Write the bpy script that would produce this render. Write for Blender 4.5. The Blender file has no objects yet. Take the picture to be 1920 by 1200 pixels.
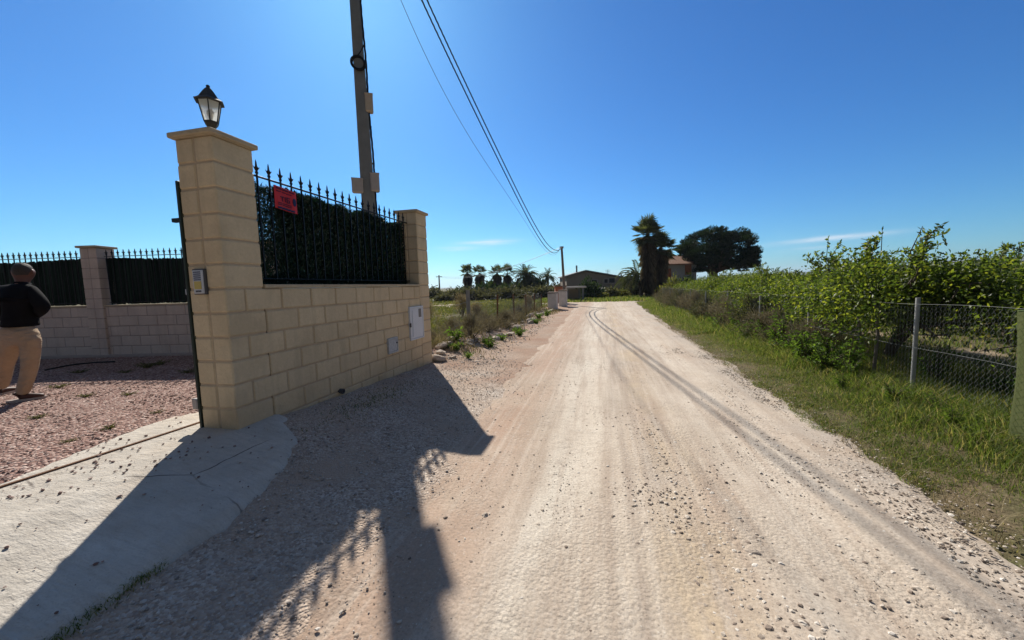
import bpy, math, random
import numpy as np
from mathutils import Vector, Matrix
from math import sin, cos, tan, atan, atan2, radians, pi, sqrt, exp

random.seed(7)
RS = np.random.RandomState(11)
SC = bpy.context.scene
COL = SC.collection

# ------------------------------------------------------------------ camera frame
FPX, IW, IH, CZ = 715.0, 1920, 1200, 1.55
PITCH, ROLL = atan(63 / FPX), radians(1.57)
_f = np.array([0, cos(PITCH), -sin(PITCH)])
_r = np.array([1.0, 0, 0])
_u = np.cross(_r, _f)
CR = cos(ROLL) * _r - sin(ROLL) * _u
CU = sin(ROLL) * _r + cos(ROLL) * _u
CC = np.array([0, 0, CZ])


def ray(x, y):
    return _f + CR * ((x - IW / 2) / FPX) - CU * ((y - IH / 2) / FPX)


def gnd(x, y, z=0.0):          # point of the photograph met on a level plane
    d = ray(x, y)
    return CC + d * ((z - CZ) / d[2])


def aty(x, y, Y):              # point of the photograph met at distance Y
    d = ray(x, y)
    return CC + d * (Y / d[1])


# road frame: s along the road and the wall, d to the right of the wall face
G0 = np.array([-2.495, 3.343, 0.0])
DW = np.array([0.226, 0.974, 0.0]); DW /= np.linalg.norm(DW)
DN = np.array([DW[1], -DW[0], 0.0])


def W(s, d, z=0.0):
    return G0 + s * DW + d * DN + np.array([0, 0, z])


def to_sd(p):
    p = np.asarray(p) - G0
    return p @ DW, p @ DN


# ------------------------------------------------------------------ small maths
def smooth(a, b, x):
    t = np.clip((np.asarray(x, float) - a) / (b - a), 0, 1)
    return t * t * (3 - 2 * t)


def vnoise(x, y, seed=0):
    x = np.asarray(x, float); y = np.asarray(y, float)
    xi = np.floor(x).astype(np.int64); yi = np.floor(y).astype(np.int64)
    fx = x - xi; fy = y - yi
    fx = fx * fx * (3 - 2 * fx); fy = fy * fy * (3 - 2 * fy)

    def h(a, b):
        n = (a * 374761393 + b * 668265263 + seed * 974634777) & 0x7fffffff
        n = ((n ^ (n >> 13)) * 1274126177) & 0x7fffffff
        return ((n ^ (n >> 16)) & 0xffff) / 65535.0
    v = (h(xi, yi) * (1 - fx) + h(xi + 1, yi) * fx) * (1 - fy) + (h(xi, yi + 1) * (1 - fx) + h(xi + 1, yi + 1) * fx) * fy
    return v * 2 - 1


def fbm(x, y, seed=0, octv=4):
    t = 0; a = 1.0; f = 1.0; n = 0
    for k in range(octv):
        t = t + a * vnoise(np.asarray(x) * f, np.asarray(y) * f, seed + k * 17); n += a
        a *= 0.5; f *= 2.03
    return t / n


def height(s, d):
    s = np.asarray(s, float); d = np.asarray(d, float)
    a = np.interp(s, [-3, 0.4, 4.1, 6, 12, 40], [0.25, 0.30, 0.12, 0.10, 0.06, 0.0])
    ramp = 1 - np.clip(d / 1.95, 0, 1)
    ramp = ramp * 0.75 + 0.25 * ramp * ramp
    z = a * ramp
    yard = smooth(-0.4, -0.7, d) * smooth(6.0, 4.6, s)
    z = z * (1 - yard) + 0.30 * yard
    rough = smooth(4.3, 5.5, s) * smooth(1.2, 0.2, d) * smooth(60, 30, s)
    z = z + rough * (0.07 * fbm(s * 0.7, d * 0.9, 3) + 0.05 * fbm(s * 2.1, d * 2.3, 5))
    mound = np.exp(-((d + .25) / .38) ** 2) * smooth(4.25, 5.0, s) * smooth(13, 8, s)
    z = z + mound * (.13 + .12 * fbm(s * 1.7, d * 2.0, 9))
    z = z + 0.012 * fbm(s * 0.5, d * 1.3, 8) * smooth(0.1, 1.0, d)
    z = z - 0.02 * np.exp(-((d - 2.95) / 0.35) ** 2) - 0.02 * np.exp(-((d - 4.45) / 0.35) ** 2)
    v = smooth(5.3, 6.3, d)
    z = z + v * (0.05 + 0.05 * fbm(s * 0.6, d * 0.7, 21) + 0.02 * fbm(s * 2.6, d * 2.6, 23)) * smooth(200, 40, np.abs(d))
    return z


def hz(s, d):
    return float(height(np.array([s]), np.array([d]))[0])


def on(s, d, dz=0.0):
    return W(s, d, hz(s, d) + dz)


# ------------------------------------------------------------------ mesh collector
class Acc:
    def __init__(self):
        self.V = []; self.n = 0; self.F = []      # F: (array n x k, mat)

    def add(self, V, F, m=0):
        V = np.asarray(V, float).reshape(-1, 3)
        if isinstance(F, np.ndarray):
            self.F.append((F.astype(np.int64) + self.n, m))
        else:
            by = {}
            for f in F:
                by.setdefault(len(f), []).append(f)
            for k, fs in by.items():
                self.F.append((np.array(fs, np.int64) + self.n, m))
        self.V.append(V); self.n += len(V)

    def box(self, c, size, axes=None, bev=0.0, m=0):
        c = np.asarray(c, float); hx, hy, hz_ = [v / 2 for v in size]
        ax = np.eye(3) if axes is None else np.asarray(axes, float)
        if bev <= 0:
            L = np.array([[x, y, z] for x in (-hx, hx) for y in (-hy, hy) for z in (-hz_, hz_)])
            F = [(0, 1, 3, 2), (4, 6, 7, 5), (0, 4, 5, 1), (2, 3, 7, 6), (0, 2, 6, 4), (1, 5, 7, 3)]
        else:
            b = min(bev, hx * .9, hy * .9, hz_ * .9); L = []; idx = {}
            for x in (-1, 1):
                for y in (-1, 1):
                    for z in (-1, 1):
                        for k in range(3):
                            p = [x * (hx - b), y * (hy - b), z * (hz_ - b)]
                            p[k] = (x, y, z)[k] * (hx, hy, hz_)[k]
                            idx[(x, y, z, k)] = len(L); L.append(p)
            L = np.array(L); F = []
            for k in range(3):
                o = [i for i in range(3) if i != k]
                for sg in (-1, 1):
                    q = []
                    for a, bb in ((-1, -1), (1, -1), (1, 1), (-1, 1)):
                        t = [0, 0, 0]; t[k] = sg; t[o[0]] = a; t[o[1]] = bb; q.append(idx[(*t, k)])
                    F.append(tuple(q))
            for k in range(3):
                o = [i for i in range(3) if i != k]
                for a in (-1, 1):
                    for bb in (-1, 1):
                        q = []
                        for sg, kk in ((-1, o[0]), (1, o[0]), (1, o[1]), (-1, o[1])):
                            t = [0, 0, 0]; t[k] = sg; t[o[0]] = a; t[o[1]] = bb; q.append(idx[(*t, kk)])
                        F.append(tuple(q))
            for x in (-1, 1):
                for y in (-1, 1):
                    for z in (-1, 1):
                        F.append(tuple(idx[(x, y, z, k)] for k in range(3)))
            # consistent outward winding
            F2 = []
            for f in F:
                p = L[list(f)]; nrm = np.cross(p[1] - p[0], p[2] - p[0])
                F2.append(f if nrm @ p.mean(0) > 0 else f[::-1])
            F = F2
        self.add(c + L @ ax, F, m)

    def tube(self, pts, r, n=6, m=0, caps=True):
        pts = np.asarray(pts, float); N = len(pts)
        r = np.full(N, r) if np.isscalar(r) else np.asarray(r, float)
        t = np.gradient(pts, axis=0); t /= np.linalg.norm(t, axis=1)[:, None] + 1e-12
        ref = np.array([0, 0, 1.0]) if abs(t[0][2]) < 0.9 else np.array([1.0, 0, 0])
        a = np.zeros_like(t); a[0] = np.cross(t[0], ref); a[0] /= np.linalg.norm(a[0])
        for i in range(1, N):
            v = a[i - 1] - t[i] * (a[i - 1] @ t[i]); a[i] = v / (np.linalg.norm(v) + 1e-12)
        b = np.cross(t, a)
        th = np.arange(n) * 2 * pi / n
        V = pts[:, None, :] + r[:, None, None] * (np.cos(th)[None, :, None] * a[:, None, :] + np.sin(th)[None, :, None] * b[:, None, :])
        i = np.arange(N - 1)[:, None] * n; j = np.arange(n)[None, :]; j2 = (j + 1) % n
        F = np.stack([i + j, i + j2, i + n + j2, i + n + j], -1).reshape(-1, 4)
        self.add(V.reshape(-1, 3), F, m)
        if caps and n >= 3:
            self.add(V[0][::-1], np.arange(n)[None, :], m); self.add(V[-1], np.arange(n)[None, :], m)

    def lathe(self, prof, n=12, c=(0, 0, 0), m=0, rot=0.0):
        prof = np.asarray(prof, float)
        th = np.arange(n) * 2 * pi / n + rot
        V = np.stack([prof[:, 0][:, None] * np.cos(th), prof[:, 0][:, None] * np.sin(th), np.repeat(prof[:, 1][:, None], n, 1)], -1)
        N = len(prof); i = np.arange(N - 1)[:, None] * n; j = np.arange(n)[None, :]; j2 = (j + 1) % n
        F = np.stack([i + j, i + j2, i + n + j2, i + n + j], -1).reshape(-1, 4)
        self.add(V.reshape(-1, 3) + np.asarray(c, float), F, m)

    def prism(self, poly, t, o, ax, ay, az, m=0):   # outline extruded by thickness t along az
        P = np.array([np.asarray(o) + p[0] * np.asarray(ax) + p[1] * np.asarray(ay) for p in poly]); n = len(P)
        Q = P + np.asarray(az) * t
        F = [tuple(range(n))[::-1], tuple(range(n, 2 * n))] + [(i, (i + 1) % n, n + (i + 1) % n, n + i) for i in range(n)]
        self.add(np.vstack([P, Q]), F, m)

    def build(self, name, mats, parent=None, smooth_=False, off=(0, 0, 0)):
        me = bpy.data.meshes.new(name)
        V = np.vstack(self.V) - np.asarray(off, float)
        nl = sum(f.size for f, m in self.F); npoly = sum(len(f) for f, m in self.F)
        me.vertices.add(len(V)); me.vertices.foreach_set('co', V.ravel())
        me.loops.add(nl); me.polygons.add(npoly)
        li = np.concatenate([f.ravel() for f, m in self.F])
        tot = np.concatenate([np.full(len(f), f.shape[1]) for f, m in self.F])
        st = np.concatenate([[0], np.cumsum(tot)[:-1]])
        mi = np.concatenate([np.full(len(f), m) for f, m in self.F])
        me.loops.foreach_set('vertex_index', li.astype(np.int32))
        me.polygons.foreach_set('loop_start', st.astype(np.int32))
        me.polygons.foreach_set('material_index', mi.astype(np.int32))
        me.polygons.foreach_set('use_smooth', np.full(npoly, bool(smooth_)))
        me.update(calc_edges=True); me.validate()
        for mt in (mats if isinstance(mats, (list, tuple)) else [mats]):
            me.materials.append(mt)
        o = bpy.data.objects.new(name, me); COL.objects.link(o)
        if parent is not None:
            o.parent = parent
        return o


def tag(o, label=None, cat=None, group=None, kind=None):
    if label: o['label'] = label
    if cat: o['category'] = cat
    if group: o['group'] = group
    if kind: o['kind'] = kind
    return o


def thing(name, label, cat, loc=(0, 0, 0), group=None, rz=0.0):
    o = bpy.data.objects.new(name, None); COL.objects.link(o)
    o.empty_display_size = 0.2
    o.location = tuple(float(v) for v in loc); o.rotation_euler = (0, 0, rz)
    return tag(o, label, cat, group)


def dup(root, loc, rz=0.0, sc=1.0, label=None, parts=True):
    r = root.copy(); COL.objects.link(r)
    r.location = tuple(float(v) for v in loc); r.rotation_euler = (0, 0, rz)
    r.scale = (sc, sc, sc) if np.isscalar(sc) else sc
    if label: r['label'] = label
    if parts:
        for ch in list(root.children):
            c = ch.copy(); COL.objects.link(c); c.parent = r
            for g in list(ch.children):
                e = g.copy(); COL.objects.link(e); e.parent = c
    return r


# ------------------------------------------------------------------ materials
class NT:
    def __init__(self, name):
        self.m = bpy.data.materials.new(name); self.m.use_nodes = True
        self.t = self.m.node_tree; self.t.nodes.clear()
        self.out = self.t.nodes.new('ShaderNodeOutputMaterial')

    def n(self, ty, ins=None, **props):
        nd = self.t.nodes.new('ShaderNode' + ty)
        for k, v in props.items(): setattr(nd, k, v)
        for k, v in (ins or {}).items():
            self.set(nd.inputs[k], v)
        return nd

    def set(self, sock, v):
        if isinstance(v, bpy.types.NodeSocket): self.t.links.new(v, sock)
        elif isinstance(v, (tuple, list)) and len(v) == 3 and sock.type == 'RGBA': sock.default_value = (*v, 1)
        else: sock.default_value = v

    def noise(self, vec, scale, detail=4, rough=0.55, out='Fac', **k):
        return self.n('TexNoise', {'Vector': vec, 'Scale': scale, 'Detail': detail, 'Roughness': rough}, **k).outputs[out]

    def ramp(self, fac, stops, interp='LINEAR'):
        r = self.n('ValToRGB', {'Fac': fac}); cr = r.color_ramp; cr.interpolation = interp
        while len(cr.elements) < len(stops): cr.elements.new(0.5)
        for e, (p, c) in zip(cr.elements, stops):
            e.position = p; e.color = (*c, 1) if len(c) == 3 else c
        return r.outputs['Color']

    def mix(self, fac, a, b, blend='MIX'):
        x = self.n('Mix', data_type='RGBA', blend_type=blend, clamp_factor=True)
        self.set(x.inputs[0], fac); self.set(x.inputs[6], a); self.set(x.inputs[7], b)
        return x.outputs[2]

    def math(self, op, a, b=0.0, clamp=False):
        x = self.n('Math', operation=op, use_clamp=clamp); self.set(x.inputs[0], a); self.set(x.inputs[1], b)
        return x.outputs[0]

    def maprange(self, v, a, b, c=0.0, d=1.0):
        return self.n('MapRange', {0: v, 1: a, 2: b, 3: c, 4: d}).outputs[0]

    def scale(self, vec, sc):
        return self.n('Mapping', {'Vector': vec, 'Scale': sc}).outputs[0]

    def bump(self, h, strength=0.3, dist=0.01, normal=None):
        i = {'Height': h, 'Strength': strength, 'Distance': dist}
        if normal is not None: i['Normal'] = normal
        return self.n('Bump', i).outputs[0]

    def pos(self): return self.n('NewGeometry').outputs['Position']
    def obj(self): return self.n('TexCoord').outputs['Object']
    def island(self): return self.n('NewGeometry').outputs['Random Per Island']

    def principled(self, color, rough=0.8, metal=0.0, normal=None, spec=0.3, **kw):
        i = {'Base Color': color, 'Roughness': rough, 'Metallic': metal, 'Specular IOR Level': spec}
        if normal is not None: i['Normal'] = normal
        i.update(kw)
        p = self.n('BsdfPrincipled', i)
        self.t.links.new(p.outputs[0], self.out.inputs[0]); return p


def simple(name, col, rough=0.7, metal=0.0, var=0.15, sc=8.0, bump=0.0, spec=0.3):
    t = NT(name); v = t.obj()
    f = t.noise(v, sc, 5)
    c = t.mix(f, tuple(x * (1 - var) for x in col), tuple(min(1, x * (1 + var)) for x in col))
    nb = t.bump(t.noise(v, sc * 8, 3), bump, 0.005) if bump else None
    t.principled(c, rough, metal, nb, spec); return t.m


def foliage(name, stops, transl=0.45, rough=0.5, spec=0.35, tcol=None, bright=1.35):
    t = NT(name); c = t.ramp(t.island(), stops)
    p = t.n('BsdfPrincipled', {'Base Color': c, 'Roughness': rough, 'Specular IOR Level': spec})
    tc = t.mix(1.0, c, tcol or (bright, bright * 1.0, bright * 0.55), 'MULTIPLY')
    tr = t.n('BsdfTranslucent', {'Color': tc})
    mx = t.n('MixShader', {0: transl, 1: p.outputs[0], 2: tr.outputs[0]})
    t.t.links.new(mx.outputs[0], t.out.inputs[0]); return t.m


def m_block(name, c1, c2, c3, stain=(0.5, 0.36, 0.2), stainamt=0.35):
    t = NT(name); v = t.pos()
    isl = t.island()
    c = t.mix(isl, c1, c2)
    c = t.mix(t.maprange(t.noise(v, 2.2, 6, 0.6), .45, .75), c, c3)
    c = t.mix(t.math('MULTIPLY', t.maprange(t.noise(v, 35, 4, 0.7), .35, .7), 0.28), c, tuple(x * .62 for x in c1))
    z = t.n('SeparateXYZ', {0: v}).outputs[2]
    strk = t.noise(t.scale(v, (9, 9, 0.9)), 1.0, 5, 0.6)
    c = t.mix(t.math('MULTIPLY', t.maprange(strk, .5, .72), 0.30), c, tuple(x * .55 for x in c1))
    c = t.mix(t.math('MULTIPLY', t.maprange(t.noise(v, 7, 5, .7), .55, .72), 0.25), c, tuple(min(1, x * 1.2) for x in c1))
    dirt = t.math('MULTIPLY', t.maprange(z, 0.75, 0.1), t.maprange(t.noise(v, 3.5, 5), .3, .7))
    c = t.mix(t.math('MULTIPLY', dirt, stainamt), c, stain)
    b1 = t.bump(t.noise(v, 24, 7, 0.7), 0.85, 0.016)
    b2 = t.bump(t.noise(v, 140, 3), 0.35, 0.004, b1)
    t.principled(c, 0.92, 0, b2, 0.15); return t.m


M = {}
M['block'] = m_block('cream_block', (0.76, 0.60, 0.385), (0.665, 0.525, 0.34), (0.58, 0.45, 0.285), (0.55, 0.36, 0.18), 0.6)
M['mortar'] = simple('brown_mortar', (0.50, 0.375, 0.25), 0.95, 0, 0.2, 12, 0.4)
M['cap'] = m_block('cap_stone', (0.56, 0.45, 0.30), (0.54, 0.43, 0.29), (0.42, 0.34, 0.24))
M['pinkblock'] = m_block('pale_block', (0.64, 0.525, 0.43), (0.59, 0.485, 0.40), (0.52, 0.42, 0.345), (0.42, 0.31, 0.26), 0.4)
M['pinkmortar'] = simple('pale_mortar', (0.36, 0.29, 0.25), 0.95, 0, 0.2, 12, 0.3)
M['iron'] = simple('black_iron', (0.014, 0.015, 0.016), 0.45, 0.6, 0.3, 20, 0.2, 0.5)
M['lampiron'] = simple('weathered_lamp_metal', (0.045, 0.042, 0.038), 0.6, 0.3, 0.3, 20, 0.2, 0.4)
M['darkgreen'] = simple('dark_green_steel', (0.018, 0.03, 0.022), 0.5, 0.2, 0.3, 15, 0.1, 0.4)
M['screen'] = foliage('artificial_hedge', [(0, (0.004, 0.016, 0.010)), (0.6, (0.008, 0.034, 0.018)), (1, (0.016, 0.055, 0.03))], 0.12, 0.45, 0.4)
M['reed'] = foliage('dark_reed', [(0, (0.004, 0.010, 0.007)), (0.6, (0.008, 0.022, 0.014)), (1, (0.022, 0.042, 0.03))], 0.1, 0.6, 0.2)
M['concpole'] = simple('weathered_concrete', (0.19, 0.195, 0.19), 0.9, 0, 0.25, 6, 0.3, 0.2)
M['cable'] = simple('black_cable', (0.015, 0.015, 0.017), 0.6, 0, 0.2, 30)
M['wire'] = simple('grey_wire', (0.10, 0.11, 0.12), 0.5, 0.3, 0.1, 30)
M['greybox'] = simple('grey_plastic', (0.38, 0.34, 0.31), 0.6, 0, 0.12, 9, 0, 0.3)
M['beigebox'] = simple('beige_plastic', (0.44, 0.36, 0.27), 0.6, 0, 0.12, 9, 0, 0.3)
M['whitebox'] = simple('white_painted_door', (0.66, 0.68, 0.72), 0.5, 0, 0.1, 5, 0.05, 0.4)
M['dirtywhite'] = simple('chipped_white_paint', (0.48, 0.48, 0.48), 0.7, 0, 0.45, 28, 0.2)
M['darkgrey'] = simple('dark_grey_frame', (0.08, 0.08, 0.085), 0.6)
M['metal'] = simple('aluminium', (0.55, 0.55, 0.57), 0.4, 0.6, 0.1, 20, 0, 0.5)
M['galv'] = simple('galvanised_post', (0.30, 0.30, 0.285), 0.6, 0.3, 0.25, 25, 0.1)
M['galvwire'] = simple('galvanised_wire', (0.20, 0.205, 0.19), 0.7, 0.0, 0.2, 25)
M['rust'] = simple('rusty_steel', (0.17, 0.085, 0.045), 0.85, 0.1, 0.4, 20, 0.3)
M['red'] = simple('red_sign', (0.62, 0.028, 0.03), 0.5, 0, 0.1, 6)
M['darkred'] = simple('dark_lettering', (0.10, 0.010, 0.03), 0.6)
M['navy'] = simple('navy_print', (0.012, 0.016, 0.07), 0.6)
M['yellow'] = simple('yellow_plate', (0.52, 0.40, 0.12), 0.5)
M['skin'] = simple('skin', (0.11, 0.05, 0.036), 0.55, 0, 0.15, 30, 0.05)
M['hair'] = simple('grey_hair', (0.04, 0.033, 0.03), 0.7, 0, 0.5, 90, 0.6)
M['black'] = simple('black_jacket', (0.006, 0.006, 0.008), 0.9, 0, 0.3, 14, 0.2, 0.1)
M['shoe'] = simple('brown_shoe', (0.08, 0.035, 0.025), 0.6)
M['sole'] = simple('pale_sole', (0.42, 0.36, 0.32), 0.7)
M['wood'] = simple('grey_wood', (0.17, 0.14, 0.115), 0.9, 0, 0.3, 18, 0.3)
M['bark'] = simple('bark', (0.085, 0.065, 0.048), 0.95, 0, 0.4, 22, 0.6)
M['twig'] = simple('twig', (0.10, 0.085, 0.05), 0.9, 0, 0.3, 20)
M['whitewash'] = simple('whitewash', (0.60, 0.56, 0.52), 0.9, 0, 0.3, 3.5, 0.3)
M['shedwall'] = simple('shed_render', (0.27, 0.225, 0.18), 0.95, 0, 0.25, 1.2, 0.3)
M['shedroof'] = simple('shed_roof', (0.22, 0.21, 0.20), 0.9, 0, 0.2, 2.0, 0.3)
M['dark'] = simple('dark_opening', (0.02, 0.022, 0.025), 0.5)
M['tile'] = simple('clay_tile', (0.23, 0.135, 0.095), 0.9, 0, 0.35, 3.0, 0.4)
M['houserender'] = simple('house_render', (0.33, 0.32, 0.30), 0.95, 0, 0.15, 1.5, 0.2)
M['brick'] = simple('red_brick', (0.36, 0.13, 0.07), 0.9, 0, 0.3, 8, 0.3)
M['shutter'] = simple('brown_shutter', (0.25, 0.09, 0.04), 0.7)

# trousers with soft folds
t = NT('beige_trousers'); v = t.obj()
t.principled(t.mix(t.noise(v, 7, 4), (0.33, 0.24, 0.16), (0.45, 0.34, 0.24)), 0.9, 0,
             t.bump(t.noise(t.scale(v, (1, 1, 2.2)), 6, 4), 1.0, 0.06), 0.1)
M['trousers'] = t.m

# lantern glass
t = NT('frosted_glass')
p = t.n('BsdfPrincipled', {'Base Color': (0.86, 0.84, 0.78), 'Roughness': 0.35})
tr = t.n('BsdfTranslucent', {'Color': (0.97, 0.95, 0.86)})
tp = t.n('BsdfTransparent', {'Color': (0.92, 0.93, 0.92)})
m1 = t.n('MixShader', {0: 0.75, 1: p.outputs[0], 2: tr.outputs[0]})
m2 = t.n('MixShader', {0: 0.30, 1: m1.outputs[0], 2: tp.outputs[0]})
t.t.links.new(m2.outputs[0], t.out.inputs[0]); M['glass'] = t.m

# foliage sets
M['citrus'] = foliage('citrus_leaf', [(0, (0.020, 0.036, 0.009)), (0.35, (0.055, 0.085, 0.015)), (0.72, (0.105, 0.14, 0.021)), (1, (0.20, 0.215, 0.03))], 0.5, 0.45, 0.3, None, 2.0)
M['grass'] = foliage('verge_grass', [(0, (0.050, 0.068, 0.018)), (0.4, (0.082, 0.124, 0.026)), (0.72, (0.132, 0.172, 0.040)), (0.88, (0.22, 0.19, 0.085)), (1, (0.31, 0.26, 0.14))], 0.46, 0.6, 0.15, None, 1.85)
M['weed'] = foliage('weed_leaf', [(0, (0.045, 0.085, 0.016)), (0.6, (0.085, 0.145, 0.024)), (1, (0.14, 0.20, 0.035))], 0.48, 0.55, 0.2, None, 1.8)
M['straw'] = foliage('dry_straw', [(0, (0.16, 0.13, 0.07)), (0.6, (0.28, 0.22, 0.12)), (1, (0.40, 0.33, 0.2))], 0.3, 0.7, 0.2, (1.1, 1.05, 0.9))
M['drytwig'] = foliage('dry_scrub', [(0, (0.10, 0.088, 0.058)), (0.6, (0.18, 0.155, 0.10)), (1, (0.27, 0.235, 0.15))], 0.3, 0.8, 0.15, (1.1, 1.05, 0.85))
M['fieldgreen'] = foliage('field_weeds', [(0, (0.06, 0.075, 0.022)), (0.5, (0.11, 0.125, 0.035)), (0.85, (0.17, 0.17, 0.05)), (1, (0.27, 0.22, 0.10))], 0.4, 0.6, 0.2, None, 1.4)
M['drystalk'] = foliage('dry_stalks', [(0, (0.07, 0.07, 0.03)), (0.35, (0.13, 0.12, 0.055)), (0.7, (0.22, 0.175, 0.095)), (1, (0.33, 0.27, 0.17))], 0.35, 0.75, 0.15, (1.2, 1.15, 0.9))
M['bush'] = foliage('far_bush_leaf', [(0, (0.05, 0.05, 0.032)), (0.6, (0.09, 0.09, 0.055)), (1, (0.14, 0.135, 0.08))], 0.3, 0.6, 0.2)
M['greenbush'] = foliage('dark_bush_leaf', [(0, (0.016, 0.030, 0.010)), (0.6, (0.03, 0.055, 0.016)), (1, (0.06, 0.09, 0.025))], 0.25, 0.5, 0.3)
M['pine'] = foliage('pine_needles', [(0, (0.010, 0.020, 0.010)), (0.6, (0.020, 0.038, 0.016)), (1, (0.042, 0.068, 0.026))], 0.2, 0.6, 0.2)
M['palm'] = foliage('palm_frond', [(0, (0.045, 0.055, 0.026)), (0.6, (0.08, 0.095, 0.042)), (1, (0.13, 0.14, 0.065))], 0.4, 0.5, 0.3)
M['skirt'] = foliage('dead_frond', [(0, (0.11, 0.085, 0.06)), (0.6, (0.20, 0.155, 0.11)), (1, (0.30, 0.24, 0.175))], 0.3, 0.9, 0.1)


def m_pebble(name, stops):
    t = NT(name); v = t.pos()
    c = t.ramp(t.island(), stops)
    c = t.mix(t.math('MULTIPLY', t.noise(v, 90, 3), 0.4), c, (0.3, 0.26, 0.22))
    t.principled(c, 0.9, 0, t.bump(t.noise(v, 120, 3), 0.4, 0.004), 0.2); return t.m


M['pebble'] = m_pebble('road_pebble', [(0, (0.13, 0.095, 0.075)), (0.15, (0.27, 0.205, 0.16)), (0.4, (0.46, 0.38, 0.30)), (0.75, (0.60, 0.52, 0.43)), (1, (0.76, 0.70, 0.62))])
M['greypebble'] = m_pebble('grey_pebble', [(0, (0.21, 0.175, 0.15)), (0.4, (0.43, 0.375, 0.325)), (0.8, (0.59, 0.53, 0.47)), (1, (0.74, 0.69, 0.62))])
M['redpebble'] = m_pebble('red_pebble', [(0, (0.12, 0.06, 0.052)), (0.4, (0.23, 0.135, 0.115)), (0.8, (0.36, 0.235, 0.20)), (1, (0.50, 0.39, 0.34))])
t = NT('limestone'); v = t.pos()
c = t.mix(t.noise(v, 3.5, 6, 0.65), (0.34, 0.27, 0.21), (0.62, 0.54, 0.46))
t.principled(c, 0.95, 0, t.bump(t.noise(v, 22, 5), 0.6, 0.02), 0.1); M['rock'] = t.m


def uvsd(t):
    uv = t.n('UVMap', uv_map='UVMap').outputs[0]
    sp = t.n('SeparateXYZ', {0: uv})
    return uv, sp.outputs[0], sp.outputs[1]          # u=d, v=s


# the dirt road
t = NT('dirt_road'); uv, d, s = uvsd(t)
pale, tan_, red_, yel, grey = (0.67, 0.60, 0.50), (0.50, 0.41, 0.32), (0.45, 0.315, 0.235), (0.55, 0.43, 0.295), (0.42, 0.36, 0.30)
wob = t.math('MULTIPLY', t.math('SUBTRACT', t.noise(t.scale(uv, (0.3, 0.25, 1)), 1.0, 2), 0.5), 0.5)
dd = t.math('ADD', d, wob)


def band(c0, w):
    x = t.math('DIVIDE', t.math('SUBTRACT', dd, c0), w)
    return t.math('POWER', 2.718, t.math('MULTIPLY', t.math('MULTIPLY', x, x), -1.0))


st = t.noise(t.scale(uv, (7.0, 0.35, 1)), 1.0, 5, 0.6)
pt = t.noise(uv, 1.1, 5, 0.6)
c = t.mix(t.maprange(pt, .35, .65), tan_, (0.58, 0.49, 0.395))
c = t.mix(t.math('MULTIPLY', band(2.1, 0.5), t.maprange(pt, .25, .55)), c, red_)
c = t.mix(t.math('MULTIPLY', t.maprange(t.noise(t.scale(uv, (1.6, .45, 1)), 0.9, 5), .5, .66), 0.55), c, (0.43, 0.30, 0.215))
c = t.mix(t.math('MULTIPLY', band(3.72, 0.22), t.maprange(t.noise(uv, 0.8, 3), .4, .6)), c, yel)
c = t.mix(t.math('MULTIPLY', band(3.45, 0.28), t.maprange(st, .4, .65)), c, grey)
c = t.mix(t.math('MULTIPLY', band(2.92, 0.36), t.maprange(t.noise(t.scale(uv, (2, .5, 1)), 1.0, 4), .25, .6)), c, pale)
c = t.mix(t.math('MULTIPLY', band(4.55, 0.42), t.maprange(t.noise(t.scale(uv, (2, .5, 1)), 1.3, 4), .3, .65)), c, (0.63, 0.55, 0.455))
c = t.mix(t.math('MULTIPLY', t.maprange(st, .46, .66), 0.6), c, (0.38, 0.285, 0.215))
c = t.mix(t.math('MULTIPLY', t.maprange(t.noise(t.scale(uv, (16, .5, 1)), 1.0, 3), .5, .7), 0.35), c, (0.70, 0.62, 0.52))
c = t.mix(t.math('MULTIPLY', t.maprange(d, 4.75, 5.4), t.maprange(t.noise(uv, 2.0, 4), .35, .6)), c, (0.46, 0.40, 0.34))
fine = t.noise(uv, 60, 4, 0.7)
mid_ = t.noise(uv, 9, 6, 0.7)
c = t.mix(t.math('MULTIPLY', t.maprange(mid_, .48, .68), 0.42), c, (0.36, 0.285, 0.225))
c = t.mix(t.math('MULTIPLY', t.maprange(t.noise(uv, 24, 5, 0.7), .55, .72), 0.35), c, (0.74, 0.68, 0.60))
c = t.mix(t.math('MULTIPLY', t.maprange(fine, .46, .72), 0.6), c, (0.24, 0.19, 0.15))
spk = t.n('TexVoronoi', {'Vector': uv, 'Scale': 42.0, 'Randomness': 1.0})
spm = t.math('MULTIPLY', t.maprange(spk.outputs['Distance'], .22, .12), t.maprange(t.noise(uv, 2.3, 3), .42, .62))
c = t.mix(t.math('MULTIPLY', spm, 0.75), c, t.ramp(t.n('SeparateXYZ', {0: spk.outputs['Color']}).outputs[0], [(0, (0.13, 0.10, 0.085)), (0.5, (0.33, 0.27, 0.22)), (1, (0.70, 0.64, 0.56))]))
rgh = t.maprange(t.noise(uv, 0.9, 4), .38, .62, 0.2, 1.0)
b = t.bump(t.noise(uv, 6, 8, 0.7), t.math('MULTIPLY', rgh, 0.5), 0.03)
b = t.bump(t.noise(uv, 70, 5, 0.75), t.math('MULTIPLY', rgh, 0.7), 0.010, b)
b = t.bump(spk.outputs['Distance'], t.math('MULTIPLY', rgh, 0.4), 0.012, b)
t.principled(c, 0.95, 0, b, 0.1); M['road'] = t.m

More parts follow.
